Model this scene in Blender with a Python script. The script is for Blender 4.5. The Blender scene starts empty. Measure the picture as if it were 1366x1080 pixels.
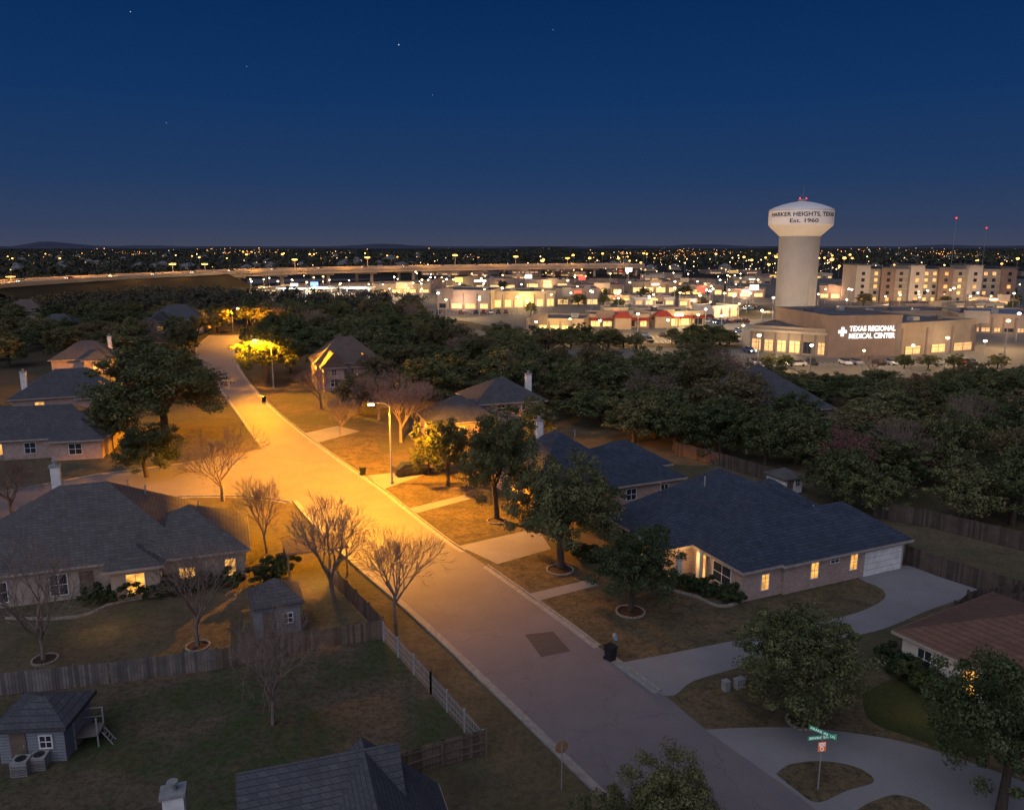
import bpy, math, random
import numpy as np
from mathutils import Vector
random.seed(7); rng = np.random.default_rng(7)
R = math.radians
scene = bpy.context.scene; col = scene.collection
H = 28.0; F = 1050.0; VH = 328.0
pitch = math.atan((540-VH)/F); sp, cp = math.sin(pitch), math.cos(pitch)
def ray(u, v):
    a = (u-683)/F; b = (540-v)/F
    return a, cp+b*sp, -sp+b*cp
def P(u, v, z=0.0):
    d = ray(u, v); t = (H-z)/-d[2]
    return Vector((d[0]*t, d[1]*t, z))
def at(u, v, Y):
    d = ray(u, v); t = Y/d[1]
    return Vector((d[0]*t, Y, H+t*d[2]))
def ppm(u, v): return F/((P(u, v).y)*cp+H*sp)

# ---------------------------------------------------------------- materials
def newmat(name):
    m = bpy.data.materials.new(name); m.use_nodes = True
    nt = m.node_tree; b = nt.nodes['Principled BSDF']
    return m, nt, b
def mixcol(nt, fac, a, b, mode='MIX'):
    n = nt.nodes.new('ShaderNodeMix'); n.data_type = 'RGBA'; n.blend_type = mode
    for sock, val in ((n.inputs[0], fac), (n.inputs[6], a), (n.inputs[7], b)):
        if isinstance(val, bpy.types.NodeSocket): nt.links.new(val, sock)
        elif isinstance(val, (int, float)): sock.default_value = val
        else: sock.default_value = (*val, 1)
    return n.outputs[2]
def ramp(nt, src, p0, p1):
    n = nt.nodes.new('ShaderNodeMapRange'); n.clamp = True
    nt.links.new(src, n.inputs[0]); n.inputs[1].default_value = p0; n.inputs[2].default_value = p1
    return n.outputs[0]
def noise(nt, vec, scale, detail=5, rough=.6):
    n = nt.nodes.new('ShaderNodeTexNoise'); n.inputs['Scale'].default_value = scale
    n.inputs['Detail'].default_value = detail; n.inputs['Roughness'].default_value = rough
    nt.links.new(vec, n.inputs['Vector']); return n.outputs[0]
def coords(nt, kind='Object'):
    return nt.nodes.new('ShaderNodeTexCoord').outputs[kind]
def bump(nt, b, src, s, d=.05):
    n = nt.nodes.new('ShaderNodeBump'); n.inputs['Strength'].default_value = s; n.inputs['Distance'].default_value = d
    nt.links.new(src, n.inputs['Height']); nt.links.new(n.outputs[0], b.inputs['Normal'])
def M(name, c1, c2=None, scale=3, rough=.85, bmp=0, metal=0, lo=.35, hi=.65, island=False):
    m, nt, b = newmat(name)
    b.inputs['Roughness'].default_value = rough; b.inputs['Metallic'].default_value = metal
    b.inputs['Specular IOR Level'].default_value = .25
    if c2 is None: c2 = tuple(x*.7 for x in c1)
    o = coords(nt); n = noise(nt, o, scale)
    x = mixcol(nt, ramp(nt, n, lo, hi), c1, c2)
    if island:
        g = nt.nodes.new('ShaderNodeNewGeometry'); x = mixcol(nt, ramp(nt, g.outputs['Random Per Island'], .2, 1.3), x, tuple(k*.45 for k in c2))
    nt.links.new(x, b.inputs['Base Color'])
    if bmp: bump(nt, b, n, bmp)
    return m
def emis(name, c, s, var=False):
    m, nt, b = newmat(name)
    b.inputs['Base Color'].default_value = (*c, 1); b.inputs['Emission Color'].default_value = (*c, 1)
    b.inputs['Emission Strength'].default_value = s
    if var:
        n = noise(nt, coords(nt), 1.3, 3)
        x = mixcol(nt, ramp(nt, n, .35, .62), tuple(k*.22 for k in c), c)
        nt.links.new(x, b.inputs['Emission Color'])
    return m
def tiled(name, c1, c2, mortar, bw, rh, ms=.012, big=None):
    m, nt, b = newmat(name); b.inputs['Roughness'].default_value = .9
    b.inputs['Specular IOR Level'].default_value = .2
    o = coords(nt); s = nt.nodes.new('ShaderNodeSeparateXYZ'); nt.links.new(o, s.inputs[0])
    ad = nt.nodes.new('ShaderNodeMath'); nt.links.new(s.outputs[0], ad.inputs[0]); nt.links.new(s.outputs[1], ad.inputs[1])
    c = nt.nodes.new('ShaderNodeCombineXYZ'); nt.links.new(ad.outputs[0], c.inputs[0]); nt.links.new(s.outputs[2], c.inputs[1])
    br = nt.nodes.new('ShaderNodeTexBrick'); nt.links.new(c.outputs[0], br.inputs['Vector'])
    br.inputs['Scale'].default_value = 1; br.inputs['Brick Width'].default_value = bw; br.inputs['Row Height'].default_value = rh
    br.inputs['Mortar Size'].default_value = ms; br.inputs['Color1'].default_value = (*c1, 1)
    br.inputs['Color2'].default_value = (*c2, 1); br.inputs['Mortar'].default_value = (*mortar, 1)
    n = noise(nt, o, .9, 6)
    x = mixcol(nt, ramp(nt, n, .3, .7), br.outputs[0], mixcol(nt, .45, br.outputs[0], big or mortar))
    n2 = noise(nt, o, 5, 4, .8); x = mixcol(nt, ramp(nt, n2, .4, .75), x, mixcol(nt, .5, x, mortar))
    nt.links.new(x, b.inputs['Base Color'])
    return m
def leafmat(name, c1, c2, var=.35):
    m, nt, b = newmat(name); b.inputs['Roughness'].default_value = .8; b.inputs['Specular IOR Level'].default_value = .15
    g = nt.nodes.new('ShaderNodeNewGeometry'); oi = nt.nodes.new('ShaderNodeObjectInfo')
    x = mixcol(nt, g.outputs['Random Per Island'], c1, c2)
    n = noise(nt, coords(nt), .7, 3)
    x = mixcol(nt, ramp(nt, n, .35, .7), x, tuple(k*.5 for k in c1))
    hs = nt.nodes.new('ShaderNodeHueSaturation'); nt.links.new(x, hs.inputs['Color'])
    mr = nt.nodes.new('ShaderNodeMapRange'); nt.links.new(oi.outputs['Random'], mr.inputs[0])
    mr.inputs[3].default_value = 1-var; mr.inputs[4].default_value = 1+var
    nt.links.new(mr.outputs[0], hs.inputs['Value'])
    mr2 = nt.nodes.new('ShaderNodeMapRange'); nt.links.new(oi.outputs['Random'], mr2.inputs[0])
    mr2.inputs[3].default_value = .545; mr2.inputs[4].default_value = .46
    nt.links.new(mr2.outputs[0], hs.inputs['Hue'])
    nt.links.new(hs.outputs[0], b.inputs['Base Color'])
    return m
def groundmat():
    m, nt, b = newmat('dormant_grass'); b.inputs['Roughness'].default_value = 1; b.inputs['Specular IOR Level'].default_value = .1
    o = coords(nt)
    n1 = noise(nt, o, .09, 6, .65); n2 = noise(nt, o, .5, 8, .7); n3 = noise(nt, o, 9, 6, .75)
    x = mixcol(nt, ramp(nt, n1, .42, .6), (.165, .125, .078), (.095, .095, .05))
    x = mixcol(nt, ramp(nt, n2, .45, .7), x, (.085, .066, .046))
    n4 = noise(nt, o, 2.3, 6, .75); x = mixcol(nt, ramp(nt, n4, .45, .66), x, mixcol(nt, .65, x, (.05, .04, .027)))
    x = mixcol(nt, ramp(nt, n3, .3, .7), x, mixcol(nt, .55, x, (.03, .022, .01)))
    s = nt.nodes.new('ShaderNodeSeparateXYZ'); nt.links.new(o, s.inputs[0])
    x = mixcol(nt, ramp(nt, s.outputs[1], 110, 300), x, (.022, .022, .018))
    nt.links.new(x, b.inputs['Base Color']); bump(nt, b, n3, .7, .08)
    return m
def lawnmat(name, a, c, dark, th=(.42, .6)):
    m, nt, b = newmat(name); b.inputs['Roughness'].default_value = 1; b.inputs['Specular IOR Level'].default_value = .1
    o = coords(nt)
    n1 = noise(nt, o, .16, 5, .6); n2 = noise(nt, o, .7, 8, .7); n3 = noise(nt, o, 8, 6, .8)
    x = mixcol(nt, ramp(nt, n1, *th), a, c)
    x = mixcol(nt, ramp(nt, n2, .45, .66), x, dark)
    n4 = noise(nt, o, 2.6, 6, .75); x = mixcol(nt, ramp(nt, n4, .45, .64), x, mixcol(nt, .65, x, (.03, .024, .014)))
    x = mixcol(nt, ramp(nt, n3, .3, .7), x, mixcol(nt, .6, x, (.02, .015, .008)))
    nt.links.new(x, b.inputs['Base Color']); bump(nt, b, n3, .7, .08)
    return m
def roadmat(name, c, c2, dark, crack=.2):
    m, nt, b = newmat(name); b.inputs['Roughness'].default_value = .82; b.inputs['Specular IOR Level'].default_value = .3
    o = coords(nt)
    n1 = noise(nt, o, .22, 6, .7); n2 = noise(nt, o, 12, 4, .8)
    v = nt.nodes.new('ShaderNodeTexVoronoi'); v.feature = 'DISTANCE_TO_EDGE'; v.inputs['Scale'].default_value = .16
    nv = nt.nodes.new('ShaderNodeVectorMath'); nv.operation = 'ADD'
    nn = nt.nodes.new('ShaderNodeTexNoise'); nn.inputs['Scale'].default_value = .8; nt.links.new(o, nn.inputs['Vector'])
    sc = nt.nodes.new('ShaderNodeVectorMath'); sc.operation = 'SCALE'; sc.inputs['Scale'].default_value = 1.6
    nt.links.new(nn.outputs['Color'], sc.inputs[0]); nt.links.new(o, nv.inputs[0]); nt.links.new(sc.outputs[0], nv.inputs[1])
    nt.links.new(nv.outputs[0], v.inputs['Vector'])
    x = mixcol(nt, ramp(nt, n1, .35, .65), c, c2)
    x = mixcol(nt, ramp(nt, n2, .3, .75), x, mixcol(nt, .4, x, dark))
    x = mixcol(nt, ramp(nt, v.outputs['Distance'], .0, .010), mixcol(nt, crack, x, dark), x)
    nt.links.new(x, b.inputs['Base Color']); bump(nt, b, n2, .15, .02)
    return m

m_ground = groundmat()
m_lawn = lawnmat('tan_lawn', (.185, .138, .08), (.13, .105, .06), (.085, .066, .042))
m_green = lawnmat('patchy_green_lawn', (.15, .118, .08), (.062, .086, .034), (.098, .078, .055), (.44, .56))
m_dgreen = lawnmat('dark_green_lawn', (.035, .06, .015), (.06, .07, .02), (.05, .05, .02))
m_bank = lawnmat('bank_grass', (.045, .038, .024), (.03, .028, .018), (.022, .02, .014))
m_road = roadmat('worn_street', (.168, .145, .150), (.134, .117, .122), (.07, .06, .06), .35)
m_lot = roadmat('parking_asphalt', (.13, .12, .11), (.09, .085, .08), (.05, .05, .05))
m_patch = M('asphalt_patch', (.075, .064, .062), (.055, .047, .047), 6)
m_conc = roadmat('driveway_concrete', (.215, .208, .212), (.17, .163, .165), (.10, .092, .088))
m_kerb = M('kerb_concrete', (.27, .25, .22), (.18, .165, .15), 2)
m_bark = M('bark', (.075, .055, .04), (.04, .03, .022), 8)
m_barkg = M('grey_bark', (.20, .155, .13), (.11, .085, .07), 8)
m_twig = M('twigs', (.21, .15, .12), (.13, .092, .075), 3)
m_oak = leafmat('oak_leaves', (.072, .088, .034), (.155, .15, .064))
m_oak2 = leafmat('oak_leaves_warm', (.10, .09, .042), (.16, .125, .056))
m_rust = leafmat('rust_leaves', (.13, .072, .056), (.165, .098, .075))
m_shrub = leafmat('shrub_leaves', (.03, .045, .018), (.055, .07, .026), .2)
m_far = leafmat('far_leaves', (.048, .053, .035), (.074, .074, .048), .3)
r_navy = tiled('navy_shingles', (.036, .046, .072), (.058, .070, .098), (.014, .018, .027), .42, .17)
r_grey = tiled('grey_shingles', (.092, .084, .084), (.128, .116, .112), (.042, .038, .038), .42, .17)
r_brown = tiled('brown_shingles', (.15, .08, .055), (.19, .105, .075), (.07, .04, .028), .42, .17)
r_dark = tiled('charcoal_shingles', (.066, .068, .078), (.093, .093, .10), (.03, .03, .034), .42, .17)
r_tan = tiled('tan_shingles', (.11, .082, .068), (.14, .105, .083), (.06, .044, .036), .42, .17)
w_brick = tiled('red_brown_brick', (.29, .17, .135), (.43, .32, .27), (.34, .30, .27), .26, .09, .012, (.19, .11, .09))
w_tanb = tiled('tan_brick', (.34, .27, .21), (.27, .20, .155), (.33, .28, .23), .26, .09, .012)
w_cream = tiled('cream_brick', (.58, .52, .44), (.47, .42, .35), (.52, .48, .41), .3, .1, .012)
w_side = tiled('grey_blue_siding', (.22, .24, .26), (.235, .255, .275), (.10, .11, .12), 6, .18, .02)
m_white = M('white_trim', (.68, .66, .64), (.52, .5, .48), 2)
m_fascia = M('fascia_trim', (.32, .27, .23), (.24, .2, .17), 2)
m_fenceg = M('weathered_fence_boards', (.20, .175, .16), (.12, .105, .096), 1.2, island=True)
m_fenceb = M('brown_fence_boards', (.19, .14, .105), (.12, .088, .066), 1.2, island=True)
m_fenced = M('dark_fence_boards', (.11, .076, .062), (.068, .05, .042), 1.2, island=True)
m_galv = M('galvanised', (.30, .30, .29), (.22, .22, .22), 4, .5, 0, .2)
m_black = M('black_plastic', (.02, .022, .024), (.012, .012, .014), 4, .5)
m_dkglass = M('dark_glass', (.02, .025, .035), (.03, .035, .045), 2, .12)
m_lit = emis('lit_window', (1, .46, .08), 1.4, True)
m_litw = emis('lit_storefront', (1, .62, .24), 1.6, True)
m_litd = emis('dim_storefront', (1, .62, .26), .6, True)
m_sodium = emis('sodium_lamp', (1, .58, .14), 40)
m_sodfar = emis('sodium_far_lamp', (1, .38, .06), 10)
m_lampw = emis('lot_lamp', (1, .86, .62), 18)
m_red = emis('red_beacon', (1, .04, .03), 2.5)
m_mulch = M('mulch', (.05, .03, .02), (.03, .018, .012), 5)
m_stone = M('edging_stone', (.30, .26, .22), (.17, .145, .125), 5)

# ---------------------------------------------------------------- mesh building
class MB:
    def __init__(s): s.v = []; s.f = []
    def poly(s, pts, flip=False):
        n = len(s.v); s.v += [tuple(p) for p in pts]; idx = list(range(n, n+len(pts)))
        s.f.append(idx[::-1] if flip else idx)
    def prism(s, pts, z0, z1):
        n = len(pts); b = len(s.v)
        s.v += [(p[0], p[1], z0) for p in pts]+[(p[0], p[1], z1) for p in pts]
        s.f.append(list(range(b+n-1, b-1, -1))); s.f.append(list(range(b+n, b+2*n)))
        for i in range(n):
            j = (i+1) % n; s.f.append([b+i, b+j, b+n+j, b+n+i])
        return s
    def box(s, x0, x1, y0, y1, z0, z1):
        return s.prism([(x0, y0), (x1, y0), (x1, y1), (x0, y1)], z0, z1)
    def tube(s, a, b, r0, r1, n=6, cap=True):
        a = Vector(a); b = Vector(b); d = (b-a)
        if d.length < 1e-6: return s
        d.normalize(); x = d.orthogonal().normalized(); y = d.cross(x); k = len(s.v)
        for c, r in ((a, r0), (b, r1)):
            for i in range(n):
                t = 2*math.pi*i/n; s.v.append(tuple(c+x*(r*math.cos(t))+y*(r*math.sin(t))))
        for i in range(n):
            j = (i+1) % n; s.f.append([k+i, k+j, k+n+j, k+n+i])
        if cap: s.f.append(list(range(k+n-1, k-1, -1))); s.f.append(list(range(k+n, k+2*n)))
        return s
    def lathe(s, prof, n=24, c=(0, 0), flute=0):
        k = len(s.v)
        for r, z in prof:
            for i in range(n):
                t = 2*math.pi*i/n; rr = r-(flute if i % 2 else 0)
                s.v.append((c[0]+rr*math.cos(t), c[1]+rr*math.sin(t), z))
        for q in range(len(prof)-1):
            for i in range(n):
                j = (i+1) % n; s.f.append([k+q*n+i, k+q*n+j, k+(q+1)*n+j, k+(q+1)*n+i])
        s.f.append(list(range(k+n-1, k-1, -1))); q = len(prof)-1; s.f.append(list(range(k+q*n, k+(q+1)*n)))
        return s
    def bar(s, a, b, w, z0, z1):
        a = Vector((a[0], a[1])); b = Vector((b[0], b[1])); d = (b-a).normalized(); n = Vector((-d.y, d.x))*w/2
        return s.prism([a-n, b-n, b+n, a+n], z0, z1)
def obj(name, mb, mat, parent=None, loc=None, smooth=False):
    me = bpy.data.meshes.new(name); me.from_pydata(mb.v, [], mb.f); me.update()
    me.materials.append(mat)
    if smooth: me.shade_smooth()
    o = bpy.data.objects.new(name, me); col.objects.link(o)
    if parent: o.parent = parent
    if loc is not None: o.location = loc
    return o
def inst(name, me, parent, loc=None):
    o = bpy.data.objects.new(name, me); col.objects.link(o); o.parent = parent
    if loc is not None: o.location = loc
    return o
def thing(name, label, cat, loc=(0, 0, 0), rotz=0, group=None, scale=None):
    o = bpy.data.objects.new(name, None); o.empty_display_size = .3; col.objects.link(o)
    o.location = loc; o.rotation_euler = (0, 0, rotz); o['label'] = label; o['category'] = cat
    if group: o['group'] = group
    if scale is not None: o.scale = scale
    return o
def tag(o, label, cat, group=None, kind=None):
    o['label'] = label; o['category'] = cat
    if group: o['group'] = group
    if kind: o['kind'] = kind
    return o
def struct(name, mb, mat, label=None):
    o = obj(name, mb, mat); o['kind'] = 'structure'
    o['label'] = label or name.replace('_', ' '); o['category'] = name.split('_')[-1]
    return o
def smooth(pts, n=6):
    out = []
    for i in range(len(pts)-1):
        p0 = pts[max(i-1, 0)]; p1 = pts[i]; p2 = pts[i+1]; p3 = pts[min(i+2, len(pts)-1)]
        for k in range(n):
            t = k/n
            out.append(.5*((2*p1)+(p2-p0)*t+(2*p0-5*p1+4*p2-p3)*t*t+(3*p1-p0-3*p2+p3)*t**3))
    out.append(pts[-1]); return out
def PL(pl, z=0): return [P(u, v, z) for u, v in pl]
def sheet(name, pl, mat, z, label=None, n=5, sm=True):
    pts = PL(pl)
    if sm: pts = smooth(pts+[pts[0]], n)[:-1]
    mb = MB(); pts = [(p.x, p.y, z) for p in pts]
    ar = sum(pts[i][0]*pts[(i+1) % len(pts)][1]-pts[(i+1) % len(pts)][0]*pts[i][1] for i in range(len(pts)))
    mb.poly(pts, ar < 0)
    return struct(name, mb, mat, label)

# ---------------------------------------------------------------- camera, sky
cd = bpy.data.cameras.new('camera'); cam = bpy.data.objects.new('camera', cd); col.objects.link(cam)
cam.location = (0, 0, H); cam.rotation_euler = (math.pi/2-pitch, 0, 0)
cd.sensor_width = 36; cd.lens = F/1366*36; cd.clip_end = 60000; scene.camera = cam
w = bpy.data.worlds.new('World'); scene.world = w; w.use_nodes = True; nt = w.node_tree
bg = nt.nodes['Background']; g = coords(nt, 'Generated')
s = nt.nodes.new('ShaderNodeSeparateXYZ'); nt.links.new(g, s.inputs[0])
mr = ramp(nt, s.outputs[2], 0, .4)
cr = nt.nodes.new('ShaderNodeValToRGB'); nt.links.new(mr, cr.inputs[0])
stops = [(0, (.052, .062, .104)), (.06, (.034, .053, .110)), (.2, (.015, .043, .120)), (.42, (.006, .034, .122)), (.68, (.0025, .024, .102)), (1, (.003, .019, .08))]
el = cr.color_ramp.elements
el[0].position = 0; el[0].color = (*stops[0][1], 1); el[1].position = 1; el[1].color = (*stops[-1][1], 1)
for p, c in stops[1:-1]:
    e = el.new(p); e.color = (*c, 1)
ng = nt.nodes.new('ShaderNodeMath'); ng.operation = 'MULTIPLY'; ng.inputs[1].default_value = -1; nt.links.new(s.outputs[1], ng.inputs[0])
gl = ramp(nt, ng.outputs[0], .0, .8)
sky_col = mixcol(nt, gl, cr.outputs[0], (.44, .45, .62))
nt.links.new(sky_col, bg.inputs[0]); bg.inputs[1].default_value = 1.0
sd = bpy.data.lights.new('dusk_glow', 'SUN'); so = bpy.data.objects.new('dusk_glow', sd); col.objects.link(so)
sd.energy = 1.15; sd.angle = R(75); sd.color = (.82, .86, 1); so.rotation_euler = (R(40), 0, R(-38))
scene.view_settings.view_transform = 'Standard'

def lamp(name, loc, power, color, radius=.25, bat=None):
    l = bpy.data.lights.new(name, 'POINT'); o = bpy.data.objects.new(name, l); col.objects.link(o)
    o.location = loc; l.energy = power; l.color = color; l.shadow_soft_size = radius
    if bat:
        l.use_nodes = True; nt = l.node_tree; e = nt.nodes['Emission']
        s = nt.nodes.new('ShaderNodeSeparateXYZ'); nt.links.new(coords(nt, 'Normal'), s.inputs[0])
        c = nt.nodes.new('ShaderNodeMath'); c.operation = 'MULTIPLY'; c.inputs[1].default_value = -1; nt.links.new(s.outputs[2], c.inputs[0])
        mx = nt.nodes.new('ShaderNodeMath'); mx.operation = 'MAXIMUM'; mx.inputs[1].default_value = 0; nt.links.new(c.outputs[0], mx.inputs[0])
        pw = nt.nodes.new('ShaderNodeMath'); pw.operation = 'POWER'; pw.inputs[1].default_value = 2.6; nt.links.new(mx.outputs[0], pw.inputs[0])
        ad = nt.nodes.new('ShaderNodeMath'); ad.operation = 'ADD'; ad.inputs[1].default_value = bat[0]; nt.links.new(pw.outputs[0], ad.inputs[0])
        dv = nt.nodes.new('ShaderNodeMath'); dv.operation = 'DIVIDE'; dv.inputs[0].default_value = 1; nt.links.new(ad.outputs[0], dv.inputs[1])
        st = ramp(nt, c.outputs[0], bat[1], bat[2])
        ml = nt.nodes.new('ShaderNodeMath'); ml.operation = 'MULTIPLY'; nt.links.new(dv.outputs[0], ml.inputs[0]); nt.links.new(st, ml.inputs[1])
        a2 = nt.nodes.new('ShaderNodeMath'); a2.operation = 'ADD'; a2.inputs[1].default_value = .10; nt.links.new(ml.outputs[0], a2.inputs[0])
        nt.links.new(a2.outputs[0], e.inputs['Strength'])
    return o

# ---------------------------------------------------------------- ground, roads
mb = MB()
xs = [-30000, -3000, -600, -200, -60, 0, 60, 200, 600, 3000, 30000]; ys = [-300, 0, 60, 140, 400, 1000, 4000, 12000, 40000]
for j in ys:
    for i in xs: mb.v.append((i, j, 0))
nx = len(xs)
for j in range(len(ys)-1):
    for i in range(nx-1): mb.f.append([j*nx+i, j*nx+i+1, (j+1)*nx+i+1, (j+1)*nx+i])
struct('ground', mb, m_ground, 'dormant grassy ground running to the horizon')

rightE = [(1230, 1180), (1090, 1080), (1035, 1037), (945, 975), (890, 930), (828, 885), (770, 840), (710, 797), (640, 748), (600, 722), (545, 680), (510, 652), (470, 625), (435, 600), (400, 574), (362, 542), (334, 512), (318, 488), (313, 470), (320, 456), (350, 446)]
leftE = [(930, 1190), (820, 1080), (738, 1000), (680, 943), (640, 905), (600, 866), (560, 829), (522, 795), (475, 755), (440, 722), (425, 706), (408, 688), (392, 668), (375, 640), (350, 600), (328, 568), (306, 537), (284, 508), (266, 484), (262, 464), (280, 447)]
rp = smooth(PL(rightE), 6); lp = smooth(PL(leftE), 6)
mb = MB()
for a, b in zip(lp, rp): mb.v += [(a.x, a.y, .004), (b.x, b.y, .004)]
for i in range(len(lp)-1): mb.f.append([2*i, 2*i+1, 2*i+3, 2*i+2])
struct('street_road', mb, m_road, 'wide worn residential street')
sU = [(400, 580), (350, 598), (330, 604), (300, 609), (240, 619), (130, 633), (60, 646), (0, 657), (-80, 674)]
sL = [(430, 692), (392, 672), (352, 665), (310, 662), (240, 663), (130, 673), (60, 683), (0, 694), (-80, 712)]
a_, b_ = smooth(PL(sU), 5), smooth(PL(sL), 5); mb = MB()
for a, b in zip(a_, b_): mb.v += [(a.x, a.y, .008), (b.x, b.y, .008)]
for i in range(len(a_)-1): mb.f.append([2*i, 2*i+1, 2*i+3, 2*i+2][::-1])
struct('side_road', mb, m_road, 'side street joining the main street from the left')
sheet('asphalt_patch_road', [(700, 846), (738, 842), (761, 868), (722, 876)], m_patch, .009, 'dark rectangular repair patch in the street', sm=False)

def kerb(name, pts, side, label):
    mb = MB(); n = len(pts)
    off = []
    for i in range(n):
        d = (pts[min(i+1, n-1)]-pts[max(i-1, 0)]).normalized(); off.append(Vector((d.y, -d.x, 0))*side)
    rows = [(-.45, .009), (0, .010), (.0, .13), (.15, .13), (.15, 0)]
    for p, o in zip(pts, off):
        for k, z in rows: q = p+o*k; mb.v.append((q.x, q.y, z))
    m = len(rows)
    for i in range(n-1):
        for k in range(m-1):
            a = i*m+k; f = [a, a+m, a+m+1, a+1]; mb.f.append(f if side < 0 else f[::-1])
    return struct(name, mb, m_kerb, label)
def seg(pl, i0, i1): return pl[i0:i1+1]
kerb('right_kerb', seg(rp, 25, 31), 1, 'kerb between the two lower driveways')
kerb('right_kerb_middle', seg(rp, 31+2, 47), 1, 'kerb along the right lawns')
kerb('right_kerb_upper', seg(rp, 51, len(rp)-1), 1, 'kerb along the far right lawns')
kerb('left_kerb', seg(lp, 0, 72), -1, 'kerb along the left of the street')
kerb('left_kerb_upper', seg(lp, 86, len(lp)-1), -1, 'kerb on the far left of the street')
kerb('side_kerb', b_[6:], 1, 'kerb on the near side of the side street')
kerb('side_kerb_far', a_[6:], -1, 'kerb on the far side of the side street')

# lawns
sheet('back_yard_lawn', [(-300, 1200), (-120, 945), (0, 925), (290, 893), (440, 862), (512, 852), (645, 1003), (560, 1025), (620, 1200)], m_green, .004, 'patchy green back yard inside the fences', sm=False)
sheet('corner_lawn', [(900, 930), (985, 895), (1060, 868), (1180, 905), (1260, 930), (1366, 990), (1366, 1035), (1260, 1003), (1180, 982), (1080, 970), (955, 970)], m_lawn, .004, 'tan lawn around the round oak')
sheet('green_side_lawn', [(1150, 925), (1200, 905), (1262, 935), (1340, 985), (1300, 1010), (1220, 985), (1160, 960)], m_dgreen, .008, 'dark green lawn beside the cream house')
sheet('front_lawn', [(722, 797), (790, 778), (890, 782), (990, 806), (1140, 772), (1172, 785), (1178, 797), (1135, 818), (1010, 846), (880, 874), (835, 878)], m_lawn, .004, 'tan lawn in front of the navy roofed house')
sheet('middle_lawn', [(664, 752), (735, 732), (790, 768), (715, 790)], m_lawn, .004, 'lawn under the large oak', sm=False)
sheet('lamp_lawn', [(552, 682), (625, 662), (690, 705), (612, 724)], m_lawn, .004, 'sodium lit lawn below the street lamp', sm=False)
sheet('upper_lawn', [(515, 650), (560, 628), (600, 655), (560, 676)], m_lawn, .004, 'sodium lit lawn beside the lamp post', sm=False)
sheet('far_lawn', [(442, 600), (500, 585), (520, 632), (490, 632)], m_lawn, .004, 'sodium lit lawn above the lamp post', sm=False)
# driveways
sheet('main_driveway', [(826, 884), (880, 874), (940, 862), (1010, 848), (1090, 830), (1140, 818), (1178, 800), (1176, 785), (1145, 768), (1206, 754), (1260, 768), (1303, 780), (1290, 795), (1235, 815), (1180, 838), (1120, 852), (1050, 868), (985, 890), (925, 908), (888, 928)], m_conc, .014, 'concrete driveway sweeping to the garage', n=4)
sheet('lower_driveway', [(940, 973), (1000, 970), (1080, 971), (1180, 984), (1260, 1005), (1366, 1042), (1500, 1090), (1600, 1250), (1200, 1190), (1090, 1082), (1030, 1036)], m_conc, .014, 'concrete side street mouth around the grass island', n=4)
sheet('grass_island', [(1035, 1032), (1055, 1019), (1100, 1015), (1145, 1024), (1166, 1042), (1130, 1054), (1090, 1070), (1060, 1052)], m_lawn, .02, 'teardrop grass island holding the street sign')
sheet('grass_island_lower', [(1140, 1082), (1165, 1068), (1200, 1060), (1240, 1078), (1260, 1120), (1180, 1110)], m_lawn, .02, 'small grass island at the bottom')
sheet('middle_driveway', [(612, 728), (664, 752), (735, 732), (722, 712), (700, 708)], m_conc, .012, 'pale driveway beside the large oak', sm=False)
sheet('front_path', [(700, 793), (785, 773), (798, 780), (715, 802)], m_conc, .012, 'front path to the navy roofed house', sm=False)
sheet('upper_path', [(545, 678), (620, 660), (628, 665), (556, 684)], m_conc, .012, 'thin path across the lit lawns', sm=False)
sheet('upper_driveway', [(490, 634), (520, 631), (560, 620), (580, 628), (512, 652)], m_conc, .012, 'driveway beside the lamp post', sm=False)
sheet('far_driveway', [(405, 578), (425, 590), (480, 575), (450, 568)], m_conc, .012, 'far driveway in sodium light', sm=False)
# shopping district
sheet('parking_lot', [(330, 372), (1500, 372), (1700, 500), (1366, 505), (1000, 500), (700, 470), (560, 425), (330, 402)], m_lot, .004, 'parking lots of the shopping district', sm=False)
mb = MB()
for (v, u0, u1, n) in [(449, 720, 985, 44), (456, 730, 985, 40), (430, 905, 1000, 20), (486, 1000, 1300, 40), (404, 600, 780, 30), (388, 340, 560, 40), (418, 580, 700, 24)]:
    for i in range(n):
        p = P(u0+(u1-u0)*i/n, v); mb.box(p.x-.07, p.x+.07, p.y-2.5, p.y+2.5, .008, .012)
struct('parking_markings', mb, m_white, 'white bay lines painted on the lots')
for i, pl in enumerate([[(556, 424), (700, 452), (790, 462), (990, 466), (990, 460), (800, 456), (710, 445), (580, 421)], [(960, 415), (1000, 404), (1030, 412), (1030, 424), (975, 428)], [(600, 397), (800, 394), (800, 398), (600, 402)], [(1110, 412), (1240, 408), (1250, 414), (1130, 418)]]):
    sheet('verge_grass', pl, m_lawn, .008, 'grass verge strip between the parking lots, number '+['one', 'two', 'three', 'four'][i], sm=False)

# hills
mb = MB(); N = 160
for i in range(N+1):
    x = -9000+18000*i/N; h = 24+15*math.sin(i*.21)+9*math.sin(i*.57+1)+random.uniform(-4, 4)
    u = 683+x/9000*F
    h += 46*math.exp(-((u-72)/14)**2)
    mb.v += [(x, 8400, -5), (x, 9000, h), (x, 10500, -5)]
for i in range(N):
    a = 3*i; mb.f += [[a, a+3, a+4, a+1], [a+1, a+4, a+5, a+2]]
struct('hills', mb, M('hill_haze', (.05, .055, .085), (.038, .042, .065), .002), 'low dark hills along the horizon')  # distance haze is put into the hills' blue-grey colour

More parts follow.
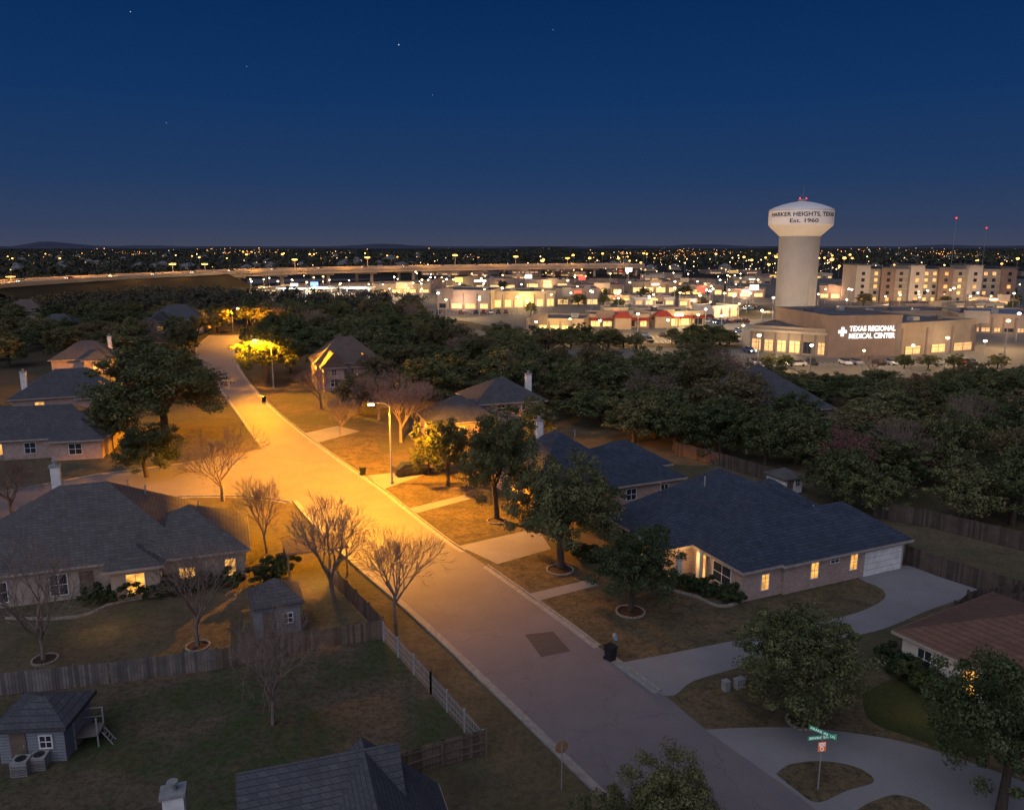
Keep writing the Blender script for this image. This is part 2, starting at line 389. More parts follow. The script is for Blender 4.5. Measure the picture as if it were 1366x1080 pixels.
# ---------------------------------------------------------------- foliage
def crown_arrays(nc, nl, size, rx, rz, cz, rg, shell=(.5, .95), clump=(.17, .34)):
    d = rg.normal(size=(nc, 3)); d /= np.linalg.norm(d, axis=1)[:, None]; d[:, 2] = np.where(d[:, 2] < -.6, -d[:, 2], d[:, 2])
    lump = 1+.2*np.sin(d[:, 0:1]*3+rg.uniform(0, 6))+.15*np.sin(d[:, 1:2]*4+rg.uniform(0, 6))
    c = d*rg.uniform(*shell, (nc, 1))*lump*np.array([rx, rx, rz])+np.array([0, 0, cz])
    cr_ = rg.uniform(*clump, (nc, 1))*rx
    k = rg.integers(0, nc, nl)
    e = rg.normal(size=(nl, 3)); e /= np.linalg.norm(e, axis=1)[:, None]
    pos = c[k]+e*cr_[k]*rg.uniform(.5, 1.25, (nl, 1))*np.array([1, 1, .72])
    nrm = e+rg.normal(size=(nl, 3))*.45; nrm /= np.linalg.norm(nrm, axis=1)[:, None]
    t = np.cross(nrm, rg.normal(size=(nl, 3))); t /= np.linalg.norm(t, axis=1)[:, None]; b = np.cross(nrm, t)
    sz = size*rg.uniform(.55, 1.35, (nl, 1))
    q = np.stack([pos-t*sz, pos-b*sz*.55, pos+t*sz, pos+b*sz*.55], 1)
    return q.reshape(-1, 3)
def quads_mesh(name, V, mat):
    me = bpy.data.meshes.new(name); n = len(V)//4
    me.from_pydata(V.tolist(), [], np.arange(n*4).reshape(-1, 4).tolist()); me.materials.append(mat); me.update(); return me
def oak_trunk(seed, rx, top):
    rr = random.Random(seed); mb = MB(); p = Vector((0, 0, -.1)); q = Vector((rr.uniform(-.2, .2), rr.uniform(-.2, .2), top*.32))
    mb.tube(p, q, .30, .2, 8)
    for i in range(6):
        a = i*1.05+rr.uniform(-.3, .3); e = q+Vector((math.cos(a)*rx*.6, math.sin(a)*rx*.6, top*.36)); m = q.lerp(e, .5)+Vector((0, 0, .3))
        mb.tube(q-Vector((0, 0, .3)), m, .14, .09, 5); mb.tube(m, e, .09, .04, 5)
    me = bpy.data.meshes.new('trunk'); me.from_pydata(mb.v, [], mb.f); me.materials.append(m_bark); me.update(); return me
# unit oaks: 8 m wide, 8 m tall
near_oaks = []; mid_oaks = []
for i in range(4):
    rg = np.random.default_rng(100+i)
    near_oaks.append((oak_trunk(i, 4, 8), quads_mesh('crown', crown_arrays(170, 32000, .095, 3.75, 3.3, 4.25, rg, (.4, 1.08), (.08, .23)), m_oak)))
for i in range(8):
    rg = np.random.default_rng(200+i)
    mid_oaks.append((oak_trunk(i+9, 4, 8), quads_mesh('crown', crown_arrays(110, 10000, .165, 3.9, 3.5, 4.0, rg, (.4, 1.1), (.09, .25)), m_oak if i < 6 else m_oak2)))
rust = [(oak_trunk(30, 4, 8), quads_mesh('crown', crown_arrays(70, 7000, .09, 3.8, 3.5, 4.5, np.random.default_rng(300), (.25, 1)), m_rust))]
def tree(base, wm, hm, lib, k, label, group=None, name='oak_tree', cat='tree', rot=None):
    t = thing(name, label, cat, base, rot if rot is not None else random.uniform(0, 6.28), group, (wm/8, wm/8, hm/8))
    tr, cr_ = lib[k % len(lib)]
    inst('trunk', tr, t); inst('crown', cr_, t); return t
def bare(seed, levels=6):
    rr = random.Random(seed); tr = MB(); br = MB()
    def grow(p, d, L, r, lv):
        n = 6 if lv < 2 else (4 if lv < 4 else 3); mb = tr if lv == 0 else br
        m = p+d*L*.5+Vector((rr.uniform(-1, 1), rr.uniform(-1, 1), 0))*L*.06; e = m+(d+Vector((rr.uniform(-.2, .2), rr.uniform(-.2, .2), .06))).normalized()*L*.5
        mb.tube(p, m, r, r*.82, n, False); mb.tube(m, e, r*.82, r*.62, n, False)
        if lv >= levels: return
        k = 5 if lv == 0 else 3
        a0 = rr.uniform(0, 6.28); x = d.orthogonal().normalized(); y = d.cross(x)
        for i in range(k):
            a = a0+6.28*i/k+rr.uniform(-.4, .4); sp_ = rr.uniform(.5, .9) if lv < 2 else rr.uniform(.4, .8)
            if i == 0 and lv > 0: sp_ *= .4
            nd = (d*math.cos(sp_)+(x*math.cos(a)+y*math.sin(a))*math.sin(sp_)+Vector((0, 0, .12))).normalized()
            st = e if i < 2 else m.lerp(e, .4)
            grow(st, nd, L*rr.uniform(.66, .86), max(r*.56, .011), lv+1)
    grow(Vector((0, 0, -.1)), Vector((rr.uniform(-.06, .06), rr.uniform(-.06, .06), 1)).normalized(), 1.8, .16, 0)
    hgt = max(v[2] for v in br.v); wd = float(np.percentile([abs(v[0]) for v in br.v]+[abs(v[1]) for v in br.v], 98))*2
    out = []
    for mb, nm, mt in ((tr, 'trunk', m_barkg), (br, 'branches', m_twig)):
        vs = [(v[0]*8/wd, v[1]*8/wd, v[2]*8/hgt) for v in mb.v]
        me = bpy.data.meshes.new(nm); me.from_pydata(vs, [], mb.f); me.materials.append(mt); me.update(); out.append(me)
    return out
bares = [bare(s_) for s_ in (1, 2, 5, 8)]
def bare_tree(u, v, vt, wpx, k, label, group=None):
    b = P(u, v); k_ = ppm(u, v); h = at(u, vt, b.y).z; wm = wpx/k_
    t = thing('bare_tree', label, 'tree', b, random.uniform(0, 6), group, (wm/8, wm/8, h/8))
    inst('trunk', bares[k % 4][0], t); inst('branches', bares[k % 4][1], t)
for a in [(527, 832, 688, 112, 0, 'bare spreading tree at the left kerb beside the fence corner'),
          (297, 668, 562, 106, 1, 'bare tree in sodium light at the mouth of the side street'),
          (356, 738, 630, 80, 2, 'bare tree behind the right end of the large grey roofed house'),
          (446, 800, 658, 112, 3, 'bare tree above the patio roof by the street fence'),
          (264, 862, 705, 125, 0, 'bare tree in front of the lit windows of the grey roofed house'),
          (58, 880, 715, 135, 1, 'bare tree with pale trunk at the left end of the grey roofed house'),
          (364, 966, 800, 135, 2, 'bare tree inside the back yard beside the long fence'),
          (18, 690, 600, 95, 3, 'bare tree at the left edge beyond the white chimney'),
          (428, 545, 480, 60, 0, 'small bare tree in front of the far two storey house'),
          (455, 580, 520, 60, 1, 'small bare tree on the far sodium lit lawn'),
          (1190, 650, 555, 95, 2, 'pale bare tree standing in the dark oaks on the right'),
          (505, 560, 490, 84, 3, 'bare brown tree left of the lamp head'),
          (535, 590, 494, 98, 0, 'bare brown tree behind the street lamp head'),
          (552, 575, 505, 76, 2, 'bare brown tree right of the street lamp head'),
          (1160, 500, 466, 44, 1, 'bare tree in front of the medical centre lettering')]:
    bare_tree(*a)
def oak_px(u, v, vt, wpx, lib, k, label, name='oak_tree', group=None, rot=None):
    b = P(u, v); return tree(b, wpx/ppm(u, v), at(u, vt, b.y).z, lib, k, label, group, name, 'tree', rot)
for a in [(748, 757, 618, 145, near_oaks, 0, 'large dark oak in a stone ring left of the navy roofed house'),
          (841, 814, 700, 116, near_oaks, 1, 'round oak in a stone ring in front of the porch'),
          (663, 692, 545, 104, near_oaks, 2, 'tall oak on the lamp lit lawn'),
          (598, 648, 556, 76, near_oaks, 3, 'oak just right of the nearest street lamp'),
          (1072, 960, 815, 180, near_oaks, 2, 'round oak on the corner lawn above the street sign'),
          (1335, 1082, 868, 190, near_oaks, 3, 'dark oak cut off by the lower right corner'),
          (880, 1165, 1022, 150, near_oaks, 0, 'oak top poking up at the bottom edge of the picture'),
          (790, 1195, 1066, 100, near_oaks, 1, 'second oak top low at the bottom edge'),
          (222, 588, 458, 175, near_oaks, 1, 'huge broad oak between the left houses and the street'),
          (196, 636, 567, 90, near_oaks, 2, 'low dark evergreen in front of the huge broad oak'),
          (358, 512, 432, 86, near_oaks, 3, 'golden lit oak beside the second street lamp'),
          (388, 498, 445, 54, mid_oaks, 0, 'smaller golden lit oak right of the second street lamp'),
          (290, 443, 408, 36, mid_oaks, 1, 'lit tree at the end of the street left of the third lamp'),
          (266, 448, 418, 34, mid_oaks, 2, 'lit tree at the far end of the street'),
          (240, 456, 425, 40, mid_oaks, 3, 'small tree by the far left houses'),
          (180, 470, 425, 50, mid_oaks, 0, 'dark tree between the far left houses'),
          (150, 600, 520, 60, mid_oaks, 1, 'dark oak touching the left side of the huge broad oak'),
          (478, 552, 498, 70, mid_oaks, 6, 'brownish oak between the far lawns'),
          (790, 705, 640, 74, mid_oaks, 5, 'oak close behind the large dark oak'),
          (1170, 690, 625, 75, mid_oaks, 0, 'green oak behind the wing of the navy roofed house'),
          (1110, 672, 590, 84, mid_oaks, 1, 'oak behind the small white shed'),
          (1285, 698, 615, 100, mid_oaks, 2, 'oak against the dark plank fence on the right'),
          (1350, 700, 600, 110, mid_oaks, 3, 'oak at the right edge above the plank fence'),
          (900, 600, 530, 90, mid_oaks, 4, 'oak behind the right end of the dark blue roof'),
          (960, 606, 540, 86, mid_oaks, 2, 'oak standing over the plank fence left of the white shed'),
          (1020, 622, 548, 84, mid_oaks, 5, 'oak over the fence close to the white shed'),
          (845, 590, 525, 80, mid_oaks, 1, 'oak straight behind the dark blue roof'),
          (715, 590, 530, 60, mid_oaks, 3, 'oak right of the end chimney house'),
          (1075, 610, 545, 80, mid_oaks, 0, 'oak before the sunken grey roofed house'),
          (572, 632, 578, 44, mid_oaks, 7, 'sparse lit tree behind the parked car')]:
    oak_px(*a)
for a in [(1128, 660, 568, 85, rust, 0, 'rusty brown tree in the dark oaks behind the navy roof'),
          (1222, 650, 585, 55, rust, 0, 'smaller rusty tree right of the pale bare tree')]:
    oak_px(*a, name='rust_tree')
# wood regions
def inpoly(p, poly):
    c = False; n = len(poly)
    for i in range(n):
        a, b = poly[i], poly[i-1]
        if (a[1] > p[1]) != (b[1] > p[1]) and p[0] < (b[0]-a[0])*(p[1]-a[1])/(b[1]-a[1])+a[0]: c = not c
    return c
excl = [(P(u, v), r) for u, v, r in [(1050, 552, 11), (1062, 572, 7), (1062, 650, 7), (450, 510, 13), (660, 565, 14), (600, 585, 12), (230, 432, 14), (215, 452, 14), (110, 492, 16), (100, 508, 14), (80, 540, 16), (60, 440, 12), (1240, 560, 4)]]
regions = [([(700, 512), (1000, 512), (1012, 552), (1250, 552), (1366, 535), (1520, 538), (1520, 720), (1366, 688), (1230, 668), (1095, 652), (1010, 612), (900, 590), (720, 575), (700, 560)], 7.2, 'dark oak in the wood between the navy roofed house and the hospital', 'oaks in the wood on the right', (5.6, 9.8)),
           ([(980, 522), (1500, 518), (1500, 540), (1366, 534), (1250, 550), (1015, 550)], 6.0, 'low oak at the edge of the hospital lot', 'low oaks before the hospital', (3.6, 5.6)),
           ([(350, 434), (560, 434), (600, 468), (700, 470), (700, 556), (640, 512), (560, 545), (500, 520), (510, 495), (420, 470), (400, 470), (352, 447)], 7.8, 'dark oak in the wood between the street and the shops', 'oaks in the middle wood', (5.2, 9.6)),
           ([(-120, 422), (230, 422), (250, 436), (258, 470), (190, 480), (150, 480), (-120, 505)], 9.5, 'dark oak among the far left houses', 'oaks around the far left houses', (5.2, 8.6)),
           ([(-160, 396), (200, 398), (330, 402), (330, 425), (230, 422), (-160, 422)], 9.5, 'dark oak below the highway bank', 'oaks below the highway bank', (5.0, 8.0)),
           ([(255, 400), (560, 412), (560, 434), (350, 434), (330, 436), (255, 425)], 10, 'dark oak beyond the end of the street', 'oaks beyond the end of the street', (5.2, 9))]
cand = []
for pl, dmin, lab, grp, hr_ in regions:
    poly = [(p.x, p.y) for p in PL(pl)]
    x0 = min(p[0] for p in poly); x1 = max(p[0] for p in poly); y0 = min(p[1] for p in poly); y1 = max(p[1] for p in poly)
    got = []
    for _ in range(14000):
        p = (random.uniform(x0, x1), random.uniform(y0, y1))
        if not inpoly(p, poly): continue
        if any((p[0]-e.x)**2+(p[1]-e.y)**2 < r*r for e, r in excl): continue
        if any((p[0]-q[0])**2+(p[1]-q[1])**2 < dmin*dmin for q in got): continue
        got.append(p)
    cand += [(p, lab, grp, hr_) for p in got]
cand.sort(key=lambda c: c[0][1])
V = []
for i, (p, lab, grp, hr_) in enumerate(cand):
    wm = random.uniform(7, 12.5); hm = random.uniform(*hr_)
    if hr_[1] < 6: wm *= .75
    if i < 262:
        if random.random() < .06 and hr_[1] > 6:
            k = random.randrange(4); t = thing('bare_tree', 'bare brown tree mixed into '+grp.replace('oaks', 'the oaks'), 'tree', (p[0], p[1], 0), random.uniform(0, 6), 'bare trees among '+grp, (wm*.85/8, wm*.85/8, (hm+1)/8))
            inst('trunk', bares[k][0], t); inst('branches', bares[k][1], t)
        else: tree((p[0], p[1], 0), wm, hm, mid_oaks, random.randrange(80), lab, grp)
    else:
        q = crown_arrays(26, 1000, .42, wm/2, hm*.46, hm*.5, rng); V.append(q+np.array([p[0], p[1], 0]))
if V:
    me = quads_mesh('woodland', np.concatenate(V), m_far); o = bpy.data.objects.new('woodland', me); col.objects.link(o)
    tag(o, 'far part of the dark wood before the shops', 'wood', kind='stuff')
V = []
for i in range(2600):
    Y = 430*math.exp(random.uniform(0, 2.5)); x = random.uniform(-.75, .75)*Y
    u = 683+x/Y*F
    if Y < 760 and u > 200: continue
    if Y < 1100 and 560 < u: continue
    hm = random.uniform(4, 8); wm = random.uniform(9, 22)*(1+Y/3000)
    q = crown_arrays(8, 90, 1.6*(1+Y/2500), wm/2, hm*.5, hm*.5, rng, (.2, .9)); V.append(q+np.array([x, Y, 0]))
me = quads_mesh('distant_woodland', np.concatenate(V), m_far); o = bpy.data.objects.new('distant_woodland', me); col.objects.link(o)
tag(o, 'dark scattered woodland on the plain below the horizon', 'wood', kind='stuff')
# trees in the lots
for i in range(85):
    u = random.uniform(585, 1360); v = random.choice([random.uniform(383, 412), random.uniform(405, 425), random.uniform(455, 466)])
    if v > 450: u = random.uniform(700, 980)
    if 1030 < u < 1100 and v < 415: continue
    if 990 < u < 1310 and v > 412: continue
    tree(P(u, v), random.uniform(4, 9), random.uniform(3.5, 6.5), mid_oaks, random.randrange(70), 'small planted tree among the lit shops and lots', 'small trees in the shopping district')
for i, u in enumerate((1022, 1048, 1206, 1238, 1272, 1330)):
    oak_px(u, 492, 472, 26, mid_oaks, i, ['small tree at the left of the medical centre lot', 'second small tree of the medical centre lot', 'small tree below the pale right wing', 'tree right of centre in the medical centre lot', 'tree near the right corner of the medical centre', 'tree in the lit lot by the right edge'][i])

# shrubs
shr = quads_mesh('shrub', crown_arrays(14, 1800, .06, .55, .5, .5, np.random.default_rng(5)), m_shrub)
def shrub(u, v, s_, lab, grp=None):
    o = bpy.data.objects.new('shrub', shr); col.objects.link(o); o.location = P(u, v); o.scale = (s_, s_, s_*.9); o.rotation_euler.z = random.uniform(0, 6)
    tag(o, lab, 'shrub', grp)
for i in range(11): shrub(893+i*9, 779+i*2.3+(2 if i % 2 else 0), 1.3+.4*(i % 3 == 0), 'clipped dark shrub in the bed before the brick house porch', 'shrubs in the curved bed')
for i in range(10): shrub(120+i*21, 806-i*2.6, 1.6+.3*(i % 2), 'dark shrub in the bed along the grey roofed house', 'shrubs along the grey roofed house')
for i in range(6): shrub(345+i*8, 780-i*4, 2, 'shrub beside the right end of the grey roofed house', 'shrubs at the house corner')
for i in range(9): shrub(1186+i*9.5, 890+i*6.2, 1.9, 'dense green hedge shrub along the cream brick wall', 'hedge along the cream house')
for i in range(5): shrub(765+i*12, 742+i*3, 1.6, 'low shrub between the two stone ringed oaks', 'shrubs between the oaks')
# stone rings
for (u, v, r, lab) in [(841, 816, 1.1, 'stone edging ring around the porch oak'), (747, 760, 1.15, 'stone edging ring around the large dark oak'), (662, 695, .95, 'stone edging ring around the tall lawn oak'), (264, 862, .8, 'stone edging ring around the bare tree by the lit windows'), (60, 880, .8, 'stone edging ring around the pale trunked bare tree'), (1070, 962, .9, 'stone edging ring around the corner oak')]:
    t = thing('tree_ring', lab, 'edging', P(u, v)); mb = MB()
    for i in range(22):
        a = 2*math.pi*i/22; c, s_ = math.cos(a), math.sin(a); q = Vector((c*r, s_*r, 0)); tt = Vector((-s_, c, 0))*.12*r
        mb.bar(q-tt, q+tt, .12, 0, .10+.05*random.random())
    obj('stones', mb, m_stone, t); mb = MB(); mb.lathe([(r*.93, .012), (r*.93, .06), (.1, .08)], 20); obj('mulch', mb, m_mulch, t)
def edging(pl, lab):
    pts = smooth(PL(pl), 8); mb = MB()
    for a, b in zip(pts[:-1], pts[1:]):
        mb.bar(a, a.lerp(b, .92), .2, 0, .14+.05*random.random())
    tag(obj('bed_edging', mb, m_stone), lab, 'edging')
edging([(878, 782), (905, 790), (930, 797), (955, 808), (975, 808), (990, 802)], 'pale curved stone edging of the porch bed')
edging([(8, 825), (60, 826), (110, 822), (150, 806), (190, 798)], 'pale curved edging before the grey roofed house')

# ---------------------------------------------------------------- houses
def roof_block(mb, x0, x1, y0, y1, h, slope, kind, ov=.5, fm=None):
    x0 -= ov; x1 += ov; y0 -= ov; y1 += ov; dx, dy = x1-x0, y1-y0; k = len(mb.v)
    if fm is not None:
        a, b = h-.23, h-.02
        fm.box(x0-.04, x1+.04, y0-.04, y0-.003, a, b); fm.box(x0-.04, x1+.04, y1+.003, y1+.04, a, b)
        fm.box(x0-.04, x0-.003, y0, y1, a+.001, b-.001); fm.box(x1+.003, x1+.04, y0, y1, a+.001, b-.001)
    for z in (h-.2, h):
        mb.v += [(x0, y0, z), (x1, y0, z), (x1, y1, z), (x0, y1, z)]
    mb.f.append([k+3, k+2, k+1, k])
    for i in range(4): j = (i+1) % 4; mb.f.append([k+i, k+j, k+4+j, k+4+i])
    A = k+4
    if kind == 'hip': alongx = dx >= dy
    else: alongx = kind == 'gx'
    half = (dy if alongx else dx)/2; z = h+half*slope; ins = half if kind == 'hip' else 0
    if alongx:
        cy = (y0+y1)/2; mb.v += [(x0+ins, cy, z), (x1-ins-(.02 if kind == 'hip' else 0), cy, z)]; r0, r1 = k+8, k+9
        mb.f += [[A, A+1, r1, r0], [A+1, A+2, r1], [A+2, A+3, r0, r1], [A+3, A, r0]]
    else:
        cx = (x0+x1)/2; mb.v += [(cx, y0+ins, z), (cx, y1-ins-(.02 if kind == 'hip' else 0), z)]; r0, r1 = k+8, k+9
        mb.f += [[A, A+1, r0], [A+1, A+2, r1, r0], [A+2, A+3, r1], [A+3, A, r0, r1]]
    return z
def opening(parent, side, fix, c, z, w_, h_, kind, frame=None):
    def bx(lo, hi, zlo, zhi, d0, d1):
        mb = MB(); sg = -1 if side[1] == '-' else 1; a, b = sorted((fix+sg*d0, fix+sg*d1))
        if side[0] == 'y': mb.box(lo, hi, a, b, zlo, zhi)
        else: mb.box(a, b, lo, hi, zlo, zhi)
        return mb
    name = 'door' if kind == 'door' else ('garage_door' if kind == 'garage' else 'window')
    if name == 'window':
        o = obj('window', bx(c-w_/2, c+w_/2, z, z+h_, .0, .035), m_lit if kind == 'lit' else (m_litw if kind == 'litw' else m_dkglass), parent)
        fr = MB(); t = .07
        for q in (bx(c-w_/2-t, c-w_/2, z-t, z+h_+t, 0, .07), bx(c+w_/2, c+w_/2+t, z-t, z+h_+t, 0, .07), bx(c-w_/2, c+w_/2, z+h_, z+h_+t, 0, .068), bx(c-w_/2, c+w_/2, z-t, z, 0, .068), bx(c-.025, c+.025, z, z+h_, .036, .06), bx(c-w_/2, c-.026, z+h_*.5-.025, z+h_*.5+.025, .036, .058), bx(c+.026, c+w_/2, z+h_*.5-.025, z+h_*.5+.025, .036, .058)):
            k = len(fr.v); fr.v += q.v; fr.f += [[i+k for i in f] for f in q.f]
        obj('frame', fr, m_white, o)
    elif name == 'garage_door':
        o = obj('garage_door', bx(c-w_/2, c+w_/2, z, z+h_, 0, .06), m_white, parent)
        mb = MB()
        for i in range(1, 4):
            q = bx(c-w_/2+.05, c+w_/2-.05, z+h_*i/4-.015, z+h_*i/4+.015, .061, .068); k = len(mb.v); mb.v += q.v; mb.f += [[i_+k for i_ in f] for f in q.f]
        obj('panel_groove', mb, m_galv, o)
    else:
        o = obj('door', bx(c-w_/2, c+w_/2, z, z+h_, 0, .06), m_fenceb, parent)
        obj('handle', bx(c+w_/2-.15, c+w_/2-.08, z+.95, z+1.1, .061, .1), m_galv, o)
def chimney(parent, x, y, z0, z1, mat, s_=.5):
    c = obj('chimney', MB().box(x-s_, x+s_, y-s_*.8, y+s_*.8, z0, z1), mat, parent)
    obj('chimney_cap', MB().box(x-s_-.1, x+s_+.1, y-s_*.8-.1, y+s_*.8+.1, z1, z1+.15).lathe([(.16, z1+.15), (.16, z1+.45), (.24, z1+.47), (.24, z1+.55)], 10, (x, y)), m_galv, c)
def house(label, loc, rot, blocks, wm, rm, wins=(), chims=(), vents=()):
    t = thing('house', label, 'house', (loc[0], loc[1], 0), rot)
    wmb = MB(); rmb = MB(); fm = MB()
    for i, (x0, x1, y0, y1, h, sl, kind) in enumerate(blocks):
        e = .003*i; wmb.box(x0+e, x1-e, y0+e, y1-e, -.05-e, h-.03-e); roof_block(rmb, x0+e, x1-e, y0+e, y1-e, h-e*2, sl, kind, .5, fm)
    obj('wall', wmb, wm, t); rf = obj('roof', rmb, rm, t); obj('fascia', fm, m_fascia, rf)
    for w_ in wins: opening(t, *w_)
    for c in chims: chimney(rf, *c)
    for (x, y, z) in vents: obj('vent_pipe', MB().tube((x, y, z-.6), (x, y, z+.35), .07, .07, 8), m_galv, rf)
    return t
# navy house
navy = P(990, 803)
hs = house('brick house with navy hipped roof and attached garage on the right', navy, R(24),
      [(0, 12, 0, 17, 2.8, .74, 'hip'), (-3, 4, 6.6, 15, 2.75, .74, 'hip'), (4, 17.6, -.25, 7.2, 2.78, .66, 'hip'), (8, 16, 6, 15, 2.78, .7, 'hip')],
      w_brick, r_navy,
      [('y-', -.25, 7.2, .9, .75, 1.35, 'lit'), ('y-', 0, 2.2, .7, .7, 1.3, 'lit'), ('y-', -.25, 11.6, .9, .75, 1.35, 'lit'), ('y-', -.25, 9.4, 1.9, .9, .5, 'dark'), ('y-', -.25, 15.1, 0, 4.4, 2.2, 'garage'),
       ('x-', 0, 2.6, .6, 2.2, 1.6, 'dark'), ('x-', 0, 5.2, .1, .95, 2.05, 'lit'), ('x-', -3, 9.2, .6, 1.4, 1.6, 'lit'), ('x-', -3, 12.6, .6, 1.4, 1.6, 'dark')],
      vents=[(4, 10.5, 6.8), (13, 6, 4.2)])
for (x, y) in [(-2.6, 5.0), (-.6, 4.8)]:
    obj('porch_column', MB().box(x-.2, x+.2, y-.2, y+.2, 0, 2.62), w_cream, hs)
lamp('porch_lamp_light', navy+Vector((-3.6, 4.0, 2.1)), 150, (1, .56, .18), .1)
# left grey house
lg = P(10, 820)
house('large brick house with grey hipped roof and white chimney on the left', lg, R(20),
      [(-3.5, 13.2, 1.5, 14.5, 2.9, .70, 'hip'), (9, 17.6, .8, 10.0, 2.86, .58, 'hip'), (7.4, 11, -.4, 5, 2.84, .45, 'hip')],
      w_tanb, r_grey,
      [('y-', -.4, 9.2, .5, 1.3, 1.7, 'lit'), ('y-', .8, 13.0, .5, 1.2, 1.2, 'lit'), ('x+', 17.6, 2.8, .5, .9, 1.4, 'lit'), ('y-', .8, 16.4, .5, .8, 1.5, 'lit'), ('y-', 1.5, 5.4, 0.02, 1.0, 2.2, 'door'), ('y-', 1.5, 3.4, .5, 1.2, 1.7, 'dark'), ('y-', 1.5, -1.2, .5, 2.0, 1.6, 'dark'), ('x+', 11, .2, .7, .5, 1.2, 'lit')],
      [(2.6, 9.2, 4.8, 9.2, m_white, .36)], [(8, 10.5, 6.8), (9.5, 9.5, 6.4), (14, 7, 5.2)])
lamp('left_house_light', lg+Vector((9.0, -2.6, 2.0)), 110, (1, .6, .25), .1)
# middle navy house
mh = P(800, 672)
house('brick house with dark blue roof behind the large oak', mh, R(24),
      [(-8, 4, 0, 13, 2.8, .66, 'hip'), (-.5, 9, -2.4, 4.4, 2.76, .55, 'hip'), (2, 11, 3, 10, 2.72, .6, 'hip')], w_brick, r_navy,
      [('y-', -2.4, 6.8, .9, .9, 1.2, 'dark'), ('y-', -2.4, 2.5, .9, 1.2, 1.2, 'dark'), ('y-', 0, -3, .8, 1.2, 1.3, 'lit'), ('x-', -8, 5, .8, 1.5, 1.4, 'lit')], [(-3.4, 8.5, 4.5, 8.0, m_white, .4)], [(0, 6, 6.8)])
h3 = P(640, 580)
house('two storey house with grey hipped roof and end chimney beyond the lit lawns', h3, R(18),
      [(0, 11, 2, 12, 4.4, .56, 'hip'), (-8, 2, -3, 6, 3.0, .6, 'hip')], w_brick, r_dark,
      [('y-', 2, 4, 3.0, 1.2, 1.0, 'dark'), ('y-', 2, 8, 3.0, 1.2, 1.0, 'dark'), ('y-', -3, -4, .8, 1.6, 1.3, 'dark'), ('x-', -8, 1, .8, 1.4, 1.3, 'lit')], [(9.8, 6, 4, 7.9, m_white, .45)])
h4 = P(425, 522)
house('tall house with steep gabled roof beyond the golden trees', h4, R(20),
      [(0, 13, 2, 12, 5.2, .85, 'hip'), (1, 5, -1, 6, 4.8, 1.1, 'gy'), (7, 11, 0, 7, 4.6, 1.0, 'gy')], w_brick, r_tan,
      [('y-', -1, 3, 1, 1.4, 1.5, 'dark'), ('y-', 0, 9, 1, 1.4, 1.5, 'lit'), ('y-', -1, 3, 3.2, 1, 1.1, 'dark')])
h5 = P(18, 556)
house('brick house with dark roof and pale chimney second row at left', h5, R(22),
      [(0, 17, 0, 12, 3.0, .6, 'hip'), (10, 16, -2.5, 5, 2.95, .6, 'hip')], w_brick, r_dark,
      [('y-', 0, 4, .8, 1.3, 1.4, 'lit'), ('y-', -2.5, 13, .8, 1.5, 1.4, 'dark')], [(1.6, 3.0, 3.0, 7.0, m_white, .45)], [(8, 7, 6.2)])
h6 = P(20, 613)
house('low brick house with tan grey roof before the dark roofed one at left', h6, R(14),
      [(-10, 11.5, 0, 11, 2.8, .58, 'hip'), (5, 11.2, -2, 5, 2.75, .6, 'hip')], w_brick, r_dark,
      [('y-', 0, -2, .8, 1.3, 1.4, 'lit'), ('y-', 0, 2, .8, 1.3, 1.4, 'dark'), ('y-', -2, 8, .8, 1.5, 1.4, 'dark')])
house('far house with grey roof above the second row at left', P(70, 499), R(15),
      [(0, 13, 0, 10, 3.2, .66, 'hip'), (7, 12, -2, 6, 3.1, .7, 'hip')], w_brick, r_dark, [('y-', -2, 9.5, .8, 1.2, 1.3, 'lit')], [(11, 6, 4, 7.5, m_white, .4)])
house('farthest left house with a pale lit window near the end of the street', P(195, 444), R(10),
      [(0, 18, 0, 13, 4.2, .66, 'hip'), (2, 8, -2, 6, 4.0, .8, 'gy')], w_tanb, r_dark, [('y-', -2, 5, .8, 1.6, 1.4, 'lit'), ('y-', 0, 12, .8, 1.6, 1.4, 'dark')])
house('small house with tan roof at the far left edge', P(0, 430), R(10), [(0, 15, 0, 11, 4.2, .66, 'hip')], w_tanb, r_tan, [('y-', 0, 6, .8, 1.6, 1.4, 'lit')])
house('low dark roofed house in the trees above the second row at left', P(40, 452), R(12), [(0, 14, 0, 11, 3.6, .6, 'hip')], w_tanb, r_dark, [('y-', 0, 9, .8, 1.6, 1.4, 'lit')])
house('grey roofed house sunk in the dark oaks on the right', P(1003, 574), R(20),
      [(-1, 12, 0, 13, 4.2, .72, 'hip'), (4, 12.4, -3, 4, 3.4, .6, 'hip')], w_brick, r_dark, [('y-', -3, 9, .9, 1.4, 1.3, 'dark')])
ch = P(1200, 893)
cream = house('cream brick house with brown shingle roof at the right edge', ch, R(30),
      [(0, 11, -13, 0, 2.8, .40, 'hip'), (-1.6, 5, -12.0, -6.2, 2.75, .45, 'hip')], w_cream, r_brown,
      [('x-', 0, -1.6, .9, .9, 1.3, 'dark'), ('x-', 0, -4.6, .1, 1.0, 2.2, 'lit'), ('x-', -1.6, -9, .8, 1.6, 1.4, 'dark')])
lamp('cream_porch_light', ch+Vector((-1.2, -5.4, 2.0)), 60, (1, .8, .55), .1)
bc = P(485, 992, 6.2)
house('dark grey shingle roofed house cut off by the bottom edge', (bc.x, bc.y), R(18),
      [(-3.0, 3.0, -16, .2, 2.9, .92, 'gy'), (-4.9, 1, -4.0, 3.4, 2.88, .79, 'gx'), (-13, -3, -14, -3.6, 2.9, .6, 'hip'), (2, 5.5, -16, -3, 2.4, .4, 'hip')], w_tanb, r_dark,
      [('y-', -16, 0, .8, 1.4, 1.4, 'dark')], [(-8.0, .6, 0, 5.2, m_white, .42)])

